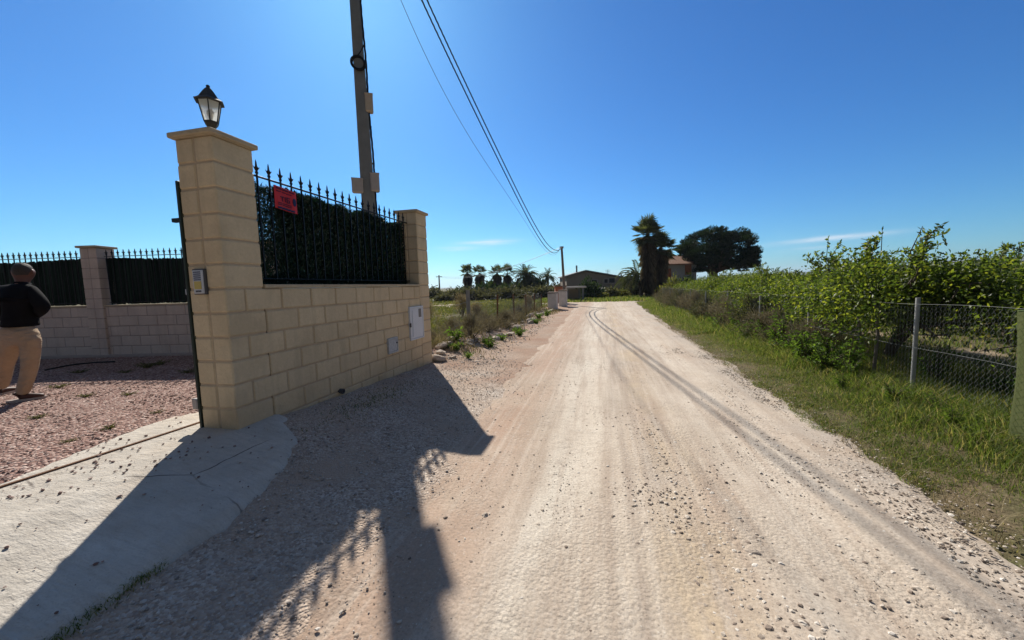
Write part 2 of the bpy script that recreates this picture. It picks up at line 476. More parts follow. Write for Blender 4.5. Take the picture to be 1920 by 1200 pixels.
# gravel bank
t = NT('gravel_bank'); uv, d, s = uvsd(t)
vo = t.n('TexVoronoi', {'Vector': uv, 'Scale': 62.0})
g = t.ramp(t.n('SeparateXYZ', {0: vo.outputs['Color']}).outputs[0], [(0, (0.22, 0.17, 0.14)), (0.4, (0.43, 0.35, 0.29)), (0.8, (0.58, 0.50, 0.42)), (1, (0.74, 0.67, 0.59))])
c = t.mix(t.maprange(t.noise(uv, 1.4, 5), .3, .65), g, (0.45, 0.345, 0.265))
c = t.mix(t.math('MULTIPLY', t.maprange(t.noise(uv, 0.7, 3), .45, .65), t.maprange(s, 2.0, 3.6)), c, (0.34, 0.205, 0.145))
c = t.mix(t.math('MULTIPLY', t.maprange(s, 3.4, 4.4), 0.6), c, (0.36, 0.245, 0.175))
b = t.bump(vo.outputs['Distance'], 0.8, 0.012)
b = t.bump(t.noise(uv, 9, 5), 0.5, 0.03, b)
b = t.bump(t.noise(uv, 90, 4), 0.5, 0.008, b)
t.principled(c, 0.95, 0, b, 0.1); M['bank'] = t.m

# red yard gravel
t = NT('red_yard_gravel'); uv, d, s = uvsd(t)
vo = t.n('TexVoronoi', {'Vector': uv, 'Scale': 46.0})
g = t.ramp(t.n('SeparateXYZ', {0: vo.outputs['Color']}).outputs[0], [(0, (0.14, 0.075, 0.065)), (0.4, (0.29, 0.175, 0.145)), (0.75, (0.42, 0.285, 0.24)), (1, (0.60, 0.48, 0.42))])
c = t.mix(t.math('MULTIPLY', t.maprange(t.noise(uv, 1.0, 4), .5, .75), 0.45), g, (0.30, 0.20, 0.165))
b = t.bump(vo.outputs['Distance'], 1.0, 0.025)
b = t.bump(t.noise(uv, 70, 3), 0.4, 0.008, b)
t.principled(c, 0.95, 0, b, 0.1); M['yard'] = t.m

# concrete apron
t = NT('rough_concrete'); uv, d, s = uvsd(t)
c = t.mix(t.maprange(t.noise(uv, 2.0, 7, 0.65), .3, .7), (0.44, 0.395, 0.335), (0.64, 0.59, 0.515))
c = t.mix(t.math('MULTIPLY', t.maprange(t.noise(uv, 1.1, 5, 0.65), .48, .66), 0.55), c, (0.43, 0.345, 0.26))
br_ = t.noise(t.scale(uv, (5, 26, 1)), 1.0, 6, 0.7)
c = t.mix(t.math('MULTIPLY', t.maprange(br_, .48, .7), 0.5), c, (0.36, 0.315, 0.265))
c = t.mix(t.math('MULTIPLY', t.maprange(t.noise(uv, 90, 3, .7), .52, .7), 0.4), c, (0.30, 0.255, 0.215))
c = t.mix(t.math('MULTIPLY', t.maprange(t.noise(t.scale(uv, (1, 3, 1)), 8, 4), .55, .75), 0.3), c, (0.40, 0.35, 0.29))
wv = t.n('TexNoise', {'Vector': uv, 'Scale': 3.0, 'Detail': 3.0}).outputs['Color']
wuv = t.mix(0.12, uv, wv)
cr = t.n('TexVoronoi', {'Vector': wuv, 'Scale': 0.6}, feature='DISTANCE_TO_EDGE').outputs['Distance']
cm = t.math('MULTIPLY', t.maprange(cr, 0.0045, 0.001), t.maprange(t.noise(uv, 1.2, 2), .44, .56))
c = t.mix(cm, c, (0.10, 0.08, 0.07))
b = t.bump(t.noise(uv, 7, 6, .65), 0.7, 0.03)
b = t.bump(br_, 0.6, 0.015, b)
b = t.bump(t.noise(uv, 55, 4), 0.5, 0.008, b)
t.principled(c, 0.9, 0, b, 0.15); M['concrete'] = t.m

# open land: scrub field on the left, grass and tilled soil on the right
t = NT('open_land'); uv, d, s = uvsd(t)
n1 = t.noise(uv, 0.35, 6, 0.6); n2 = t.noise(uv, 2.2, 5, 0.6)
lf = t.mix(t.maprange(n2, .35, .65), (0.17, 0.135, 0.08), (0.10, 0.10, 0.04))
lf = t.mix(t.math('MULTIPLY', t.maprange(n1, .5, .65), .6), lf, (0.26, 0.20, 0.13))
rg = t.mix(t.maprange(n2, .3, .6), (0.075, 0.085, 0.03), (0.15, 0.115, 0.07))
soil = t.mix(t.maprange(t.noise(uv, 0.7, 4), .5, .62), rg, (0.32, 0.25, 0.17))
rg = t.mix(t.maprange(d, 8.2, 9.5), rg, soil)
c = t.mix(t.maprange(d, 1.5, 3.5), lf, rg)
far = t.maprange(t.n('VectorMath', {0: uv}, operation='LENGTH').outputs['Value'], 80, 600)
patch = t.ramp(t.noise(uv, 0.012, 5), [(0.3, (0.06, 0.075, 0.03)), (0.5, (0.10, 0.10, 0.05)), (0.7, (0.20, 0.17, 0.11))])
c = t.mix(far, c, patch)
b = t.bump(t.noise(uv, 12, 6), 0.8, 0.05)
t.principled(c, 0.97, 0, b, 0.1); M['land'] = t.m

t = NT('hill_scrub'); v = t.pos()
c = t.mix(t.noise(v, 0.012, 6, 0.6), (0.05, 0.065, 0.035), (0.16, 0.14, 0.09))
t.principled(c, 0.97, 0, None, 0.05); M['hill'] = t.m


# ------------------------------------------------------------------ ground sheets
def grid(name, S, D, offs, mat, kind='structure', hfun=height):
    S = np.asarray(S, float); D = np.asarray(D, float)
    ss, dd_ = np.meshgrid(S, D, indexing='ij')
    z = hfun(ss, dd_) + offs(ss, dd_)
    P = G0[None, None, :] + ss[..., None] * DW + dd_[..., None] * DN
    P[..., 2] = z
    a = Acc(); nS, nD = ss.shape
    i = np.arange(nS - 1)[:, None] * nD + np.arange(nD - 1)[None, :]
    F = np.stack([i, i + 1, i + nD + 1, i + nD], -1).reshape(-1, 4)[:, ::-1]
    a.add(P.reshape(-1, 3), F)
    o = a.build(name, mat, None, True)
    me = o.data
    uvl = me.uv_layers.new(name='UVMap')
    li = np.empty(len(me.loops), np.int32); me.loops.foreach_get('vertex_index', li)
    uv = np.stack([dd_.ravel()[li], ss.ravel()[li]], -1)
    uvl.data.foreach_set('uv', uv.ravel().astype(np.float32))
    tag(o, kind=kind)
    return o


def rng(*seg):   # (start, stop, step), ...
    out = []
    for a, b, st in seg:
        out += list(np.arange(a, b, st))
    out.append(seg[-1][1]); return np.array(out)


geo = [60 * 1.35 ** k for k in range(17)]
S_ = np.concatenate([[-7000, -3000, -1200, -500, -200, -90, -40, -20, -10], rng((-6, 34, .3), (34, 60, 1.5)), [g for g in geo if g > 60]])
D_ = np.concatenate([[-g for g in geo[::-1]], rng((-58, -16, 2.0), (-16, 12, .3), (12, 60, 2.0)), [g for g in geo if g > 60.5]])


def g_off(s, d):
    under = smooth(-0.65, -0.35, d) * (1 - smooth(5.05, 5.5, d)) * smooth(34, 31.5, s) * smooth(-9, -7, s)
    yard = smooth(-20, -18, d) * smooth(0.6, 0.3, d) * smooth(7.4, 6.6, s) * smooth(-9, -7, s)
    side = smooth(-22, -20, d) * smooth(7, 6, d) * smooth(26.5, 27.5, s) * smooth(32.5, 31.5, s)
    return -0.10 * np.maximum(np.maximum(under, yard), side)


grid('ground', S_, D_, g_off, M['land'])


def road_off(s, d):
    n = 0.10 * fbm(s * 1.2, d * 1.0, 31) + 0.06 * fbm(s * 4, d * 4, 33)
    le = np.interp(s, [-6, 0, 8, 14, 30], [1.75, 1.75, 1.7, 1.65, 1.3]) + n * 1.6
    re = np.interp(s, [-6, 0, 4, 12, 30], [5.45, 5.42, 5.5, 5.6, 5.95]) + n * 2.2
    e = np.minimum(d - le, re - d)
    relief = (0.007 * fbm(s * 0.45, d * 6.5, 35) + 0.004 * fbm(s * 5.5, d * 5.5, 37) * (.4 + fbm(s * .7, d * .9, 38)) + 0.012 * fbm(s * 1.1, d * 1.5, 39)) * smooth(14, 6, s)
    return relief + 0.012 * smooth(-0.1, 0.5, e) - 0.10 * smooth(0.15, -0.6, e)


grid('road', rng((-6, -2, .12), (-2, 5, .04), (5, 10, .09), (10, 32, .25)), rng((1.0, 6.6, .05)), road_off, M['road'])


def side_off(s, d):
    n = 0.3 * fbm(s * .6, d * .4, 41)
    e = np.minimum(np.minimum(s - 27.2 + n, 30.6 + n - s), 6.2 - d)
    return 0.02 * smooth(-.3, .5, e) - 0.14 * smooth(0.0, -0.5, e)


grid('side_road', rng((26, 32, .3)), rng((-22, 6.6, .4)), side_off, M['road'])


def bank_off(s, d):
    n = 0.12 * fbm(s * 1.3, d * 1.3, 51)
    e = np.minimum(d + 0.55 - 0.25 * smooth(4, 5, s) + n, 2.6 - d)
    return -0.002 - 0.10 * smooth(0.0, -0.3, e) + 0.02 * fbm(s * 5, d * 5, 53) * smooth(2.2, 1.2, d)


grid('gravel_bank', rng((-6, 7, .08), (7, 32, .25)), rng((-1.0, 2.7, .07)), bank_off, M['bank'])


def apron_off(s, d):
    n = 0.05 * fbm(s * 1.6, d * 1.6, 61) + 0.04 * fbm(s * 5, d * 5, 63) + 0.02 * fbm(s * 14, d * 14, 64)
    right = np.interp(s, [-6, -2.2, -1.6, -0.9, -0.2, 0.1, 0.35], [1.55, 0.95, 0.9, 0.88, 0.66, 0.50, 0.12]) + n
    left = np.interp(s, [-6, -1.2, -0.6, 0.2, 0.5], [-0.62, -0.72, -0.9, -1.02, -0.80]) + n
    e = np.minimum(np.minimum(right - d, d - left), 0.42 - s + n)
    return 0.035 * smooth(-0.03, 0.02, e) - 0.14 * smooth(-0.02, -0.22, e)


grid('concrete_apron', rng((-6, 0.9, .05)), rng((-1.4, 1.9, .05)), apron_off, M['concrete'])


def yard_off(s, d):
    n = 0.10 * fbm(s * 1.5, d * 1.5, 71)
    e = np.minimum(-0.35 - d + n * (s < 0.3), 6.9 - s)
    return 0.006 + 0.012 * fbm(s * 4, d * 4, 73) - 0.14 * smooth(0.0, -0.3, e)


def yard_h(s, d):
    return np.maximum(height(s, d), 0.0) + 0 * s


grid('gravel_yard', rng((-6, 7.2, .1)), rng((-19, -4.5, .2), (-4.5, 0.1, .09)), yard_off, M['yard'], hfun=yard_h)


# hills far off on the right and a low rise to the left
def hills(name, az0, az1, R, elev, seed, mat):
    az = np.radians(np.linspace(az0, az1, 90)); a = Acc(); rows = 14
    prof = np.interp(np.degrees(az), elev[0], elev[1]) + 0.18 * fbm(np.degrees(az) * 0.35, az * 0, seed) + .06 * fbm(np.degrees(az) * 1.6, az * 0, seed + 3)
    top = np.tan(np.radians(np.maximum(prof, 0.02))) * R
    P = []
    for k in range(rows):
        u = k / (rows - 1)
        rr = R * (0.8 + 0.4 * u)
        hh = top * np.sin(pi * u) ** 1.2 * (1 + 0.2 * fbm(np.degrees(az) * 1.2, np.full_like(az, u * 6), seed + 9) * (u != .5)) - 2
        P.append(np.stack([rr * np.sin(az), rr * np.cos(az), hh], -1))
    P = np.array(P); n = len(az)
    i = np.arange(rows - 1)[:, None] * n + np.arange(n - 1)[None, :]
    F = np.stack([i, i + n, i + n + 1, i + 1], -1).reshape(-1, 4)
    a.add(P.reshape(-1, 3), F[:, ::-1])
    tag(a.build(name, mat, None, True), kind='structure')


hills('hills', 22, 75, 4200, ([22, 29, 33, 40, 45, 52, 60, 75], [0.3, 0.55, 0.7, 0.75, 1.15, 1.45, 1.4, .6]), 5, M['hill'])
hills('low_hills', -16, 24, 5200, ([-16, -10, -5, 5, 15, 24], [0.05, 0.12, 0.16, 0.12, 0.15, 0.1]), 15, M['hill'])


# ------------------------------------------------------------------ scattering helpers
_t = (1 + 5 ** .5) / 2
ICO_V = np.array([(-1, _t, 0), (1, _t, 0), (-1, -_t, 0), (1, -_t, 0), (0, -1, _t), (0, 1, _t), (0, -1, -_t), (0, 1, -_t), (_t, 0, -1), (_t, 0, 1), (-_t, 0, -1), (-_t, 0, 1)]) / sqrt(1 + _t * _t)
ICO_F = np.array([(0, 11, 5), (0, 5, 1), (0, 1, 7), (0, 7, 10), (0, 10, 11), (1, 5, 9), (5, 11, 4), (11, 10, 2), (10, 7, 6), (7, 1, 8), (3, 9, 4), (3, 4, 2), (3, 2, 6), (3, 6, 8), (3, 8, 9), (4, 9, 5), (2, 4, 11), (6, 2, 10), (8, 6, 7), (9, 8, 1)])


def pebbles(acc, P, size, flat=0.6):
    n = len(P)
    sc = np.stack([size * RS.uniform(.7, 1.3, n), size * RS.uniform(.7, 1.3, n), size * flat * RS.uniform(.7, 1.2, n)], -1)
    V = ICO_V[None] * RS.uniform(.72, 1.2, (n, 12, 1)) * sc[:, None, :]
    th = RS.uniform(0, 2 * pi, n); c, s_ = np.cos(th)[:, None], np.sin(th)[:, None]
    x = V[..., 0] * c - V[..., 1] * s_; y = V[..., 0] * s_ + V[..., 1] * c
    V = np.stack([x, y, V[..., 2]], -1) + P[:, None, :]
    F = (ICO_F[None] + (np.arange(n) * 12)[:, None, None]).reshape(-1, 3)
    acc.add(V.reshape(-1, 3), F)


def sdpts(s, d, dz=0.0):
    P = G0[None] + s[:, None] * DW + d[:, None] * DN
    P[:, 2] = height(s, d) + dz
    return P


def blades(acc, P, h, w, lean=0.5, m=0, seg=2):
    n = len(P); th = RS.uniform(0, 2 * pi, n); ph = RS.uniform(0, 2 * pi, n)
    side = np.stack([np.cos(th), np.sin(th), 0 * th], -1) * (w / 2)[:, None]
    ld = np.stack([np.cos(ph), np.sin(ph), 0 * th], -1) * (h * RS.uniform(.1, 1, n) * lean)[:, None]
    up = np.zeros((n, 3)); up[:, 2] = h
    rows = []
    for k in range(seg + 1):
        u = k / seg
        c = P + up * (u * (1 - 0.25 * u * lean)) + ld * (u * u)
        wd = 1 - u ** 1.5 * 0.93
        rows += [c - side * wd, c + side * wd]
    V = np.stack(rows, 1); q = 2 * (seg + 1)
    base = (np.arange(n) * q)[:, None]
    for k in range(seg):
        acc.add(np.zeros((0, 3)), base + np.array([[2 * k, 2 * k + 1, 2 * k + 3, 2 * k + 2]]), m)
    acc.add(V.reshape(-1, 3), np.zeros((0, 4), np.int64), m)


def leaves(acc, P, dirs, L, Wd, m=0, fold=0.25, droop=0.0):
    n = len(P)
    d = dirs / (np.linalg.norm(dirs, axis=1)[:, None] + 1e-9)
    rnd = RS.normal(size=(n, 3)); sd_ = np.cross(d, rnd); sd_ /= np.linalg.norm(sd_, axis=1)[:, None] + 1e-9
    nn = np.cross(sd_, d)
    L = np.broadcast_to(L, (n,))[:, None]; Wd = np.broadcast_to(Wd, (n,))[:, None]
    tip = P + d * L; tip[:, 2] -= droop * L[:, 0]
    mid = P + d * L * 0.45
    V = np.stack([P, mid + sd_ * Wd * .5 + nn * Wd * fold, tip, mid - sd_ * Wd * .5 + nn * Wd * fold], 1)
    b = (np.arange(n) * 4)[:, None]
    F = np.concatenate([b + np.array([[0, 1, 2]]), b + np.array([[0, 2, 3]])])
    acc.add(V.reshape(-1, 3), F, m)


def ball(n):
    v = RS.normal(size=(n, 3)); return v / np.linalg.norm(v, axis=1)[:, None]


# ------------------------------------------------------------------ block masonry
def course_blocks(acc, o, ax, ay, length, thick, z0, rows, pitch, rh, start=0.0, first=0, joint=0.016, proud=0.0, bev=0.009, lead=0.0):
    """running bond along ax from point o (on the front face), thickness along ay"""
    A = np.array([ax, ay, (0, 0, 1)])
    for r in range(rows):
        zc = z0 + rh * (r + .5)
        x = -pitch * (0.5 if (r + first) % 2 else 0.0) + start
        while x < length - 1e-6:
            a0, a1 = max(x, -lead), min(x + pitch, length)
            if a1 - a0 > 0.03:
                c = np.asarray(o) + np.asarray(ax) * (a0 + a1) / 2 + np.asarray(ay) * (thick / 2 + RS.uniform(-.0015, .0015))
                acc.box((c[0], c[1], zc), (a1 - a0 - joint, thick, rh - joint), A, bev, 0)
            x += pitch


RH = 0.2165
# near perimeter wall
pw = thing('perimeter_wall', 'cream block wall beside the track with a tall lamp topped gate pillar', 'wall', W(0, 0, 0))
PWL = np.array(pw.location)
BK = -DN


def pillar_blocks(parent, s0, base, top, w, name='pillar', bond=False, dback=0.40):
    a = Acc(); n = int(round((top - base) / RH)) + 1
    Ax = np.array([DW, DN, (0, 0, 1)])
    c = W(s0 + w / 2, -dback / 2)
    zt = top; k = 0
    while zt > base - 0.05:
        zb = max(zt - RH, base - 0.15)
        if zt - zb > 0.04:
            for q in (0, 1):
                k = int(round((top - zt) / RH)); wq = w - .212 if (bond and q == 0 and k >= 6 and k % 2 == 0) else w
                cc = W(s0 + wq / 2, -dback * (0.25 + .5 * q) + (.004 if q == 0 else 0))
                a.box((cc[0], cc[1], (zt + zb) / 2), (wq + RS.uniform(-.003, .003), dback / 2 - .010, zt - zb - .014), Ax, .011, 0)
        zt -= RH
    a.box((c[0], c[1], (top + base - .2) / 2), (w - .022, dback - .022, top - base + .2 - .004), Ax, 0, 1)
    o = a.build(name, [M['block'], M['mortar']], parent, False, PWL)
    b = Acc()
    b.box((c[0], c[1], top + 0.024), (w + .07, dback + .07, .044), Ax, .008)
    b.box((c[0], c[1], top + 0.003), (w + .03, dback + .03, .018), Ax, .004)
    b.build('cap', M['cap'], o, False, PWL)
    return o


PT = 2.90
pillar_blocks(pw, 0.0, 0.25, PT, 0.40, bond=True)
pillar_blocks(pw, 3.70, 0.0, PT + .02, 0.40)
a = Acc()
course_blocks(a, W(0.396, 0, 0), DW, -DN, 3.302, 0.30, PT - 12 * RH - RH * 1, 7, 0.412, RH, 0.0, 1, 0.016, lead=.206)
c = W(2.05, -.15)
a.box((c[0], c[1], (1.595 - .05) / 2), (3.29, 0.30 - .022, 1.595 + .05), np.array([DW, DN, (0, 0, 1)]), 0, 1)
a.build('low_wall', [M['block'], M['mortar']], pw, False, PWL)
a = Acc()
for k in range(4):
    c = W(.402 + (k + .5) * 3.296 / 4, -.15)
    a.box((c[0], c[1], 1.618), (3.296 / 4 - .004, .325, .036), np.array([DW, DN, (0, 0, 1)]), .005)
a.build('coping', M['cap'], pw, False, PWL)


# ------------------------------------------------------------------ iron fences and their screens
def iron_fence(o, ax, length, z_lo, z_hi, z_tip, n, label, group, ext=0.0, bar=0.014):
    ax = np.asarray(ax); ay = np.array([-ax[1], ax[0], 0]); A = np.array([ax, ay, (0, 0, 1)])
    root = thing('iron_fence', label, 'fence', o, group); O = np.array(root.location)
    for z in (z_lo, z_hi):
        a = Acc(); a.box(np.asarray(o) * [1, 1, 0] + ax * (length / 2) + np.array([0, 0, z]), (length + ext, 0.03, 0.012), A, .002)
        a.build('rail', M['iron'], root, False, O)
    a = Acc()
    a.box((0, 0, (z_hi + z_lo) / 2 + .03), (bar, bar, z_hi - z_lo + .08), A)
    zt = z_hi + .03; th = z_tip - zt
    a.lathe([(.001, zt - .01), (.017, zt), (.017, zt + .012), (.010, zt + .02), (.021, zt + .3 * th), (.024, zt + .36 * th), (.012, zt + .5 * th), (.008, zt + .8 * th), (.0015, zt + th)], 6)
    # little side points of the spear head
    for sg in (-1, 1):
        p = ax * sg * .02
        a.tube([p * .4 + (0, 0, zt + .30 * th), p * 1.5 + (0, 0, zt + .40 * th), p * 1.9 + (0, 0, zt + .50 * th)], [.007, .006, .002], 4)
    first = None
    for k in range(n):
        p = np.asarray(o) * [1, 1, 0] + ax * (length * (k + .35) / n)
        if first is None:
            first = a.build('picket', M['iron'], root, False)
            first.location = tuple(p - O)
        else:
            c = first.copy(); COL.objects.link(c); c.parent = root; c.location = tuple(p - O)
    return root


iron_fence(W(0.42, -.20, 1.64), DW, 3.26, 1.70, 2.735, 2.90, 22, 'black spiked railing on the near cream wall in front of the dark hedge', 'spiked iron railings', .06)

# artificial hedge behind the near railing
a = Acc(); n = 150
for k in range(n):
    s0 = 0.43 + 3.22 * (k + RS.uniform(-.2, .2)) / n
    top = 2.69 + 0.055 * vnoise(np.array([s0 * 4.0]), np.array([1.0]), 5)[0] - 0.03 * (RS.rand() < .2)
    for lay in range(4 if s0 > .95 else 2):
        q = 170 if s0 > .95 else 230
        z = RS.uniform(1.60, top, q); z[:30] = RS.uniform(1.60, 1.70, 30)
        dd0 = -.245 - 0.035 * lay
        P = np.stack([np.full(q, s0) + RS.uniform(-.01, .01, q), np.full(q, dd0) + RS.uniform(-.01, .01, q)], -1)
        Pw = G0[None] + P[:, :1] * DW + P[:, 1:] * DN; Pw[:, 2] = z
        th = RS.uniform(0, 2 * pi, q)
        dr = np.cos(th)[:, None] * DW + np.sin(th)[:, None] * DN * .6 + np.array([0, 0, 1]) * RS.uniform(.2, 1.4, q)[:, None]
        leaves(a, Pw, dr, RS.uniform(.035, .07, q), .017 if s0 > .95 else .010, 0, .1)
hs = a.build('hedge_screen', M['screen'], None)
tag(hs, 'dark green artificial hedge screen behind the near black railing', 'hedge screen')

# lantern on the gate pillar
lp = W(0.16, -0.17, PT + .046)
ln = thing('lantern', 'dark six sided lantern with pale glass standing on the gate pillar', 'lantern', lp)
a = Acc(); a.lathe([(.001, 0), (.062, 0), (.062, .012), (.034, .02), (.027, .05), (.027, .085), (.036, .095), (.03, .10)], 14)
a.lathe([(.03, .098), (.05, .112), (.078, .145), (.088, .165), (.088, .172), (.001, .172)], 6); a.build('base', M['lampiron'], ln)
a = Acc(); a.lathe([(.078, .175), (.132, .40)], 6); a.build('glass', M['glass'], ln)
a = Acc()
for k in range(6):
    th = k * pi / 3
    a.tube([(.082 * cos(th), .082 * sin(th), .17), (.137 * cos(th), .137 * sin(th), .405)], .0075, 5)
for r_, z_ in ((.082, .172), (.137, .403)):
    pts = [(r_ * cos(k * pi / 3), r_ * sin(k * pi / 3), z_) for k in range(7)]
    for q in range(6): a.tube([pts[q], pts[q + 1]], .007, 5)
a.build('frame', M['lampiron'], ln)
a = Acc(); a.lathe([(.001, .415), (.14, .405), (.178, .40), (.18, .407), (.14, .43), (.118, .447), (.10, .475), (.072, .515), (.04, .555), (.014, .575), (.012, .58), (.024, .575), (.026, .588), (.012, .602), (.001, .606)], 6)
a.build('roof', M['lampiron'], ln)
a = Acc(); a.lathe([(.001, .172), (.022, .172), (.022, .215), (.03, .235), (.043, .27), (.04, .30), (.02, .322), (.001, .325)], 12); a.build('bulb', M['greybox'], ln, True)

ln.scale = (.66, .66, .74)
# intercom on the gate face of the pillar: the face normal is -DW
A_int = np.array([DN, DW, (0, 0, 1)])
ic = thing('intercom', 'silver door intercom panel with yellow plate on the gate pillar', 'intercom', W(-.02, -.30, 1.66)); IO = np.array(ic.location)
ip = lambda u, z, out: W(-out, -.25 + u * .92, 1.665 + z)
a = Acc(); a.box(ip(0, .0, .008), (.135, .03, .225), A_int, .004); a.build('housing', M['darkgrey'], ic, False, IO)
a = Acc(); a.box(ip(0, .0, .026), (.115, .008, .205), A_int, .003); a.build('faceplate', M['metal'], ic, False, IO)
a = Acc()
for k in range(5):
    a.box(ip(-.006, .085 - k * .017, .031), (.078, .003, .009), A_int)
a.build('speaker_grille', M['navy'], ic, False, IO)
a = Acc(); a.box(ip(-.006, -.03, .031), (.078, .004, .07), A_int, .001); a.build('button_plate', M['yellow'], ic, False, IO)
a = Acc()
for k in range(4):
    a.box(ip(-.03 + k * .017, -.083, .031), (.010, .003, .016), A_int)
a.build('button_row', M['darkgrey'], ic, False, IO)

# meter cabinets set in the wall
A_w = np.array([DW, DN, (0, 0, 1)])


def cab(name, label, s0, s1, z0, z1, kind):
    r = thing(name, label, 'cabinet', W((s0 + s1) / 2, 0, z0)); O = np.array(r.location)
    w, h = s1 - s0, z1 - z0; cs, cz = (s0 + s1) / 2, (z0 + z1) / 2
    a = Acc()
    for (us, uz, ww, hh) in ((0, h / 2 - .012, w, .024), (0, -h / 2 + .012, w, .024), (-w / 2 + .012, 0, .024, h - .05), (w / 2 - .012, 0, .024, h - .05)):
        a.box(W(cs + us, .006, cz + uz), (ww, .05, hh), A_w, .003)
    a.build('frame', M['dirtywhite' if kind else 'whitebox'], r, False, O)
    a = Acc(); a.box(W(cs, .008, cz), (w - .054, .034, h - .054), A_w, .004)
    a.build('door', M['dirtywhite' if kind else 'whitebox'], r, False, O)
    if not kind:
        a = Acc(); a.box(W(cs + w * .24, .027, cz + h * .29), (.10, .006, .15), A_w, .002); a.build('window', M['shedroof'], r, False, O)
        a = Acc(); a.box(W(cs - w * .32, .030, cz), (.022, .012, h - .12), A_w, .003); a.build('stile', M['whitebox'], r, False, O)
        a = Acc(); a.box(W(cs - w / 2 - .004, .034, cz - .02), (.03, .02, .07), A_w, .004); a.build('latch', M['darkgrey'], r, False, O)
    else:
        a = Acc(); a.lathe([(.001, 0), (.014, 0), (.014, .014), (.001, .014)], 10)
        V = np.vstack(a.V); a2 = Acc()
        a2.add(W(cs + w * .36, .025, cz + .03) + V[:, :1] * DW + V[:, 1:2] * np.array([0, 0, 1]) + V[:, 2:] * DN, a.F[0][0])
        a2.build('lock', M['darkgrey'], r, False, O)


cab('meter_cabinet', 'tall pale meter cabinet with grey window set in the cream wall', 3.235, 3.74, .665, 1.245, 0)
cab('meter_cabinet', 'small chipped square cabinet low in the cream wall', 2.52, 2.80, .56, .80, 1)
a = Acc(); cpt = W(1.39, 0, .30)
th = np.arange(10) * 2 * pi / 10
for r0, r1, x0, x1 in ((.032, .032, -.02, .05), (.032, .024, .05, .05), (.024, .024, .05, .0)):
    ring0 = cpt + r0 * (np.cos(th)[:, None] * DW + np.sin(th)[:, None] * np.array([0, 0, 1])) + DN * x0
    ring1 = cpt + r1 * (np.cos(th)[:, None] * DW + np.sin(th)[:, None] * np.array([0, 0, 1])) + DN * x1
    a.add(np.vstack([ring0, ring1]), [(i, (i + 1) % 10, 10 + (i + 1) % 10, 10 + i) for i in range(10)])
tag(a.build('drain_pipe', M['darkgrey'], None), 'short grey drain stub poking from the foot of the cream wall', 'pipe')

# red sign on the railing
sg = thing('warning_sign', 'small red sign with dark lettering tied to the black railing', 'sign', W(.92, -.17, 2.48)); SO = np.array(sg.location)
sn = DN * 1.0; sx = DW
sp_ = lambda u, v, out=0.0: W(.795 + u, -.178 + out, 2.455 + v)
a = Acc()
nx, nz = 8, 6
front = []; 
for i in range(nx + 1):
    for j in range(nz + 1):
        u = i / nx * .30; v = j / nz * .24
        front.append(sp_(u, v - .02 * (i / nx), .006 * sin(i * 1.1) * (1 - j / nz) + .004))
front = np.array(front); back = front - DN * .004
F = [(i * (nz + 1) + j, (i + 1) * (nz + 1) + j, (i + 1) * (nz + 1) + j + 1, i * (nz + 1) + j + 1) for i in range(nx) for j in range(nz)]
nv = len(front)
a.add(np.vstack([front, back]), F + [tuple(nv + q for q in f[::-1]) for f in F])
a.build('panel', M['red'], sg, False, SO)
a = Acc()
def mark(u, v, w, h): a.box(sp_(u, v - .02 * u / .3, .012), (w, .003, h), A_w)
for u, w in ((.035, .03), (.075, .035), (.12, .03), (.16, .04), (.21, .03), (.25, .035)): mark(u, .215, w, .016)
for u, w in ((.05, .06), (.12, .05), (.19, .07)): mark(u, .185, w, .010)
mark(.095, .135, .045, .012); mark(.095, .112, .012, .05)
mark(.135, .118, .012, .055)
mark(.175, .142, .045, .012); mark(.159, .118, .012, .05); mark(.175, .092, .045, .012); mark(.192, .106, .012, .03); mark(.182, .117, .02, .010)
for v in (.066, .048): 
    for u, w in ((.06, .06), (.13, .06), (.19, .05)): mark(u, v, w, .009)
a.build('lettering', M['darkred'], sg, False, SO)
a = Acc()
poly = [(.262 + .024 * cos(k * pi / 8), .12 + .045 * sin(k * pi / 8) - .018) for k in range(16)]
a.prism(poly, .003, sp_(0, 0, .0115), DW, np.array([0, 0, 1]), DN)
a.build('emblem', M['navy'], sg, False, SO)
a = Acc()
for u, w in ((.055, .0585), (.113, .0585), (.171, .0585), (.229, .0585)): a.box(sp_(u, .014 - .02 * u / .3, .012), (w, .003, .02), A_w)
a.build('footer_band', M['navy'], sg, False, SO)

# ------------------------------------------------------------------ gate edge, track and sensor
gp = thing('gate_post', 'thin dark steel gate upright against the gate pillar edge', 'gate post', W(-.03, -.47, .3)); GO = np.array(gp.location)
A_g = A_int
a = Acc(); a.box(W(0.012, -.413, 1.42), (.028, .04, 2.26), A_g, .004); a.build('upright', M['darkgreen'], gp, False, GO)
a = Acc(); a.box(W(0.012, -.468, 2.215), (.085, .04, .035), A_g, .003); a.build('guide_arm', M['iron'], gp, False, GO)
a = Acc(); a.box(W(0.22, -.425, 2.86), (.03, .28, .05), A_g, .004); a.box(W(0.22, -.418, 2.79), (.02, .20, .08), A_g, .003); a.build('roller_bracket', M['iron'], gp, False, GO)
a = Acc(); a.box(W(.014, -.434, 1.58), (.02, .03, .05), A_g, .003); a.build('latch', M['metal'], gp, False, GO)
gs_ = thing('gate_sensor', 'small grey photocell low on the gate post', 'sensor', W(0.005, -.452, .55))
a = Acc(); a.box((0, 0, .0), (.06, .045, .10), A_g, .008); a.build('housing', M['greybox'], gs_)
a = Acc(); a.box(-DN * .032 + np.array([0, 0, .02]), (.006, .03, .04), A_g, .002); a.build('lens', M['dark'], gs_)

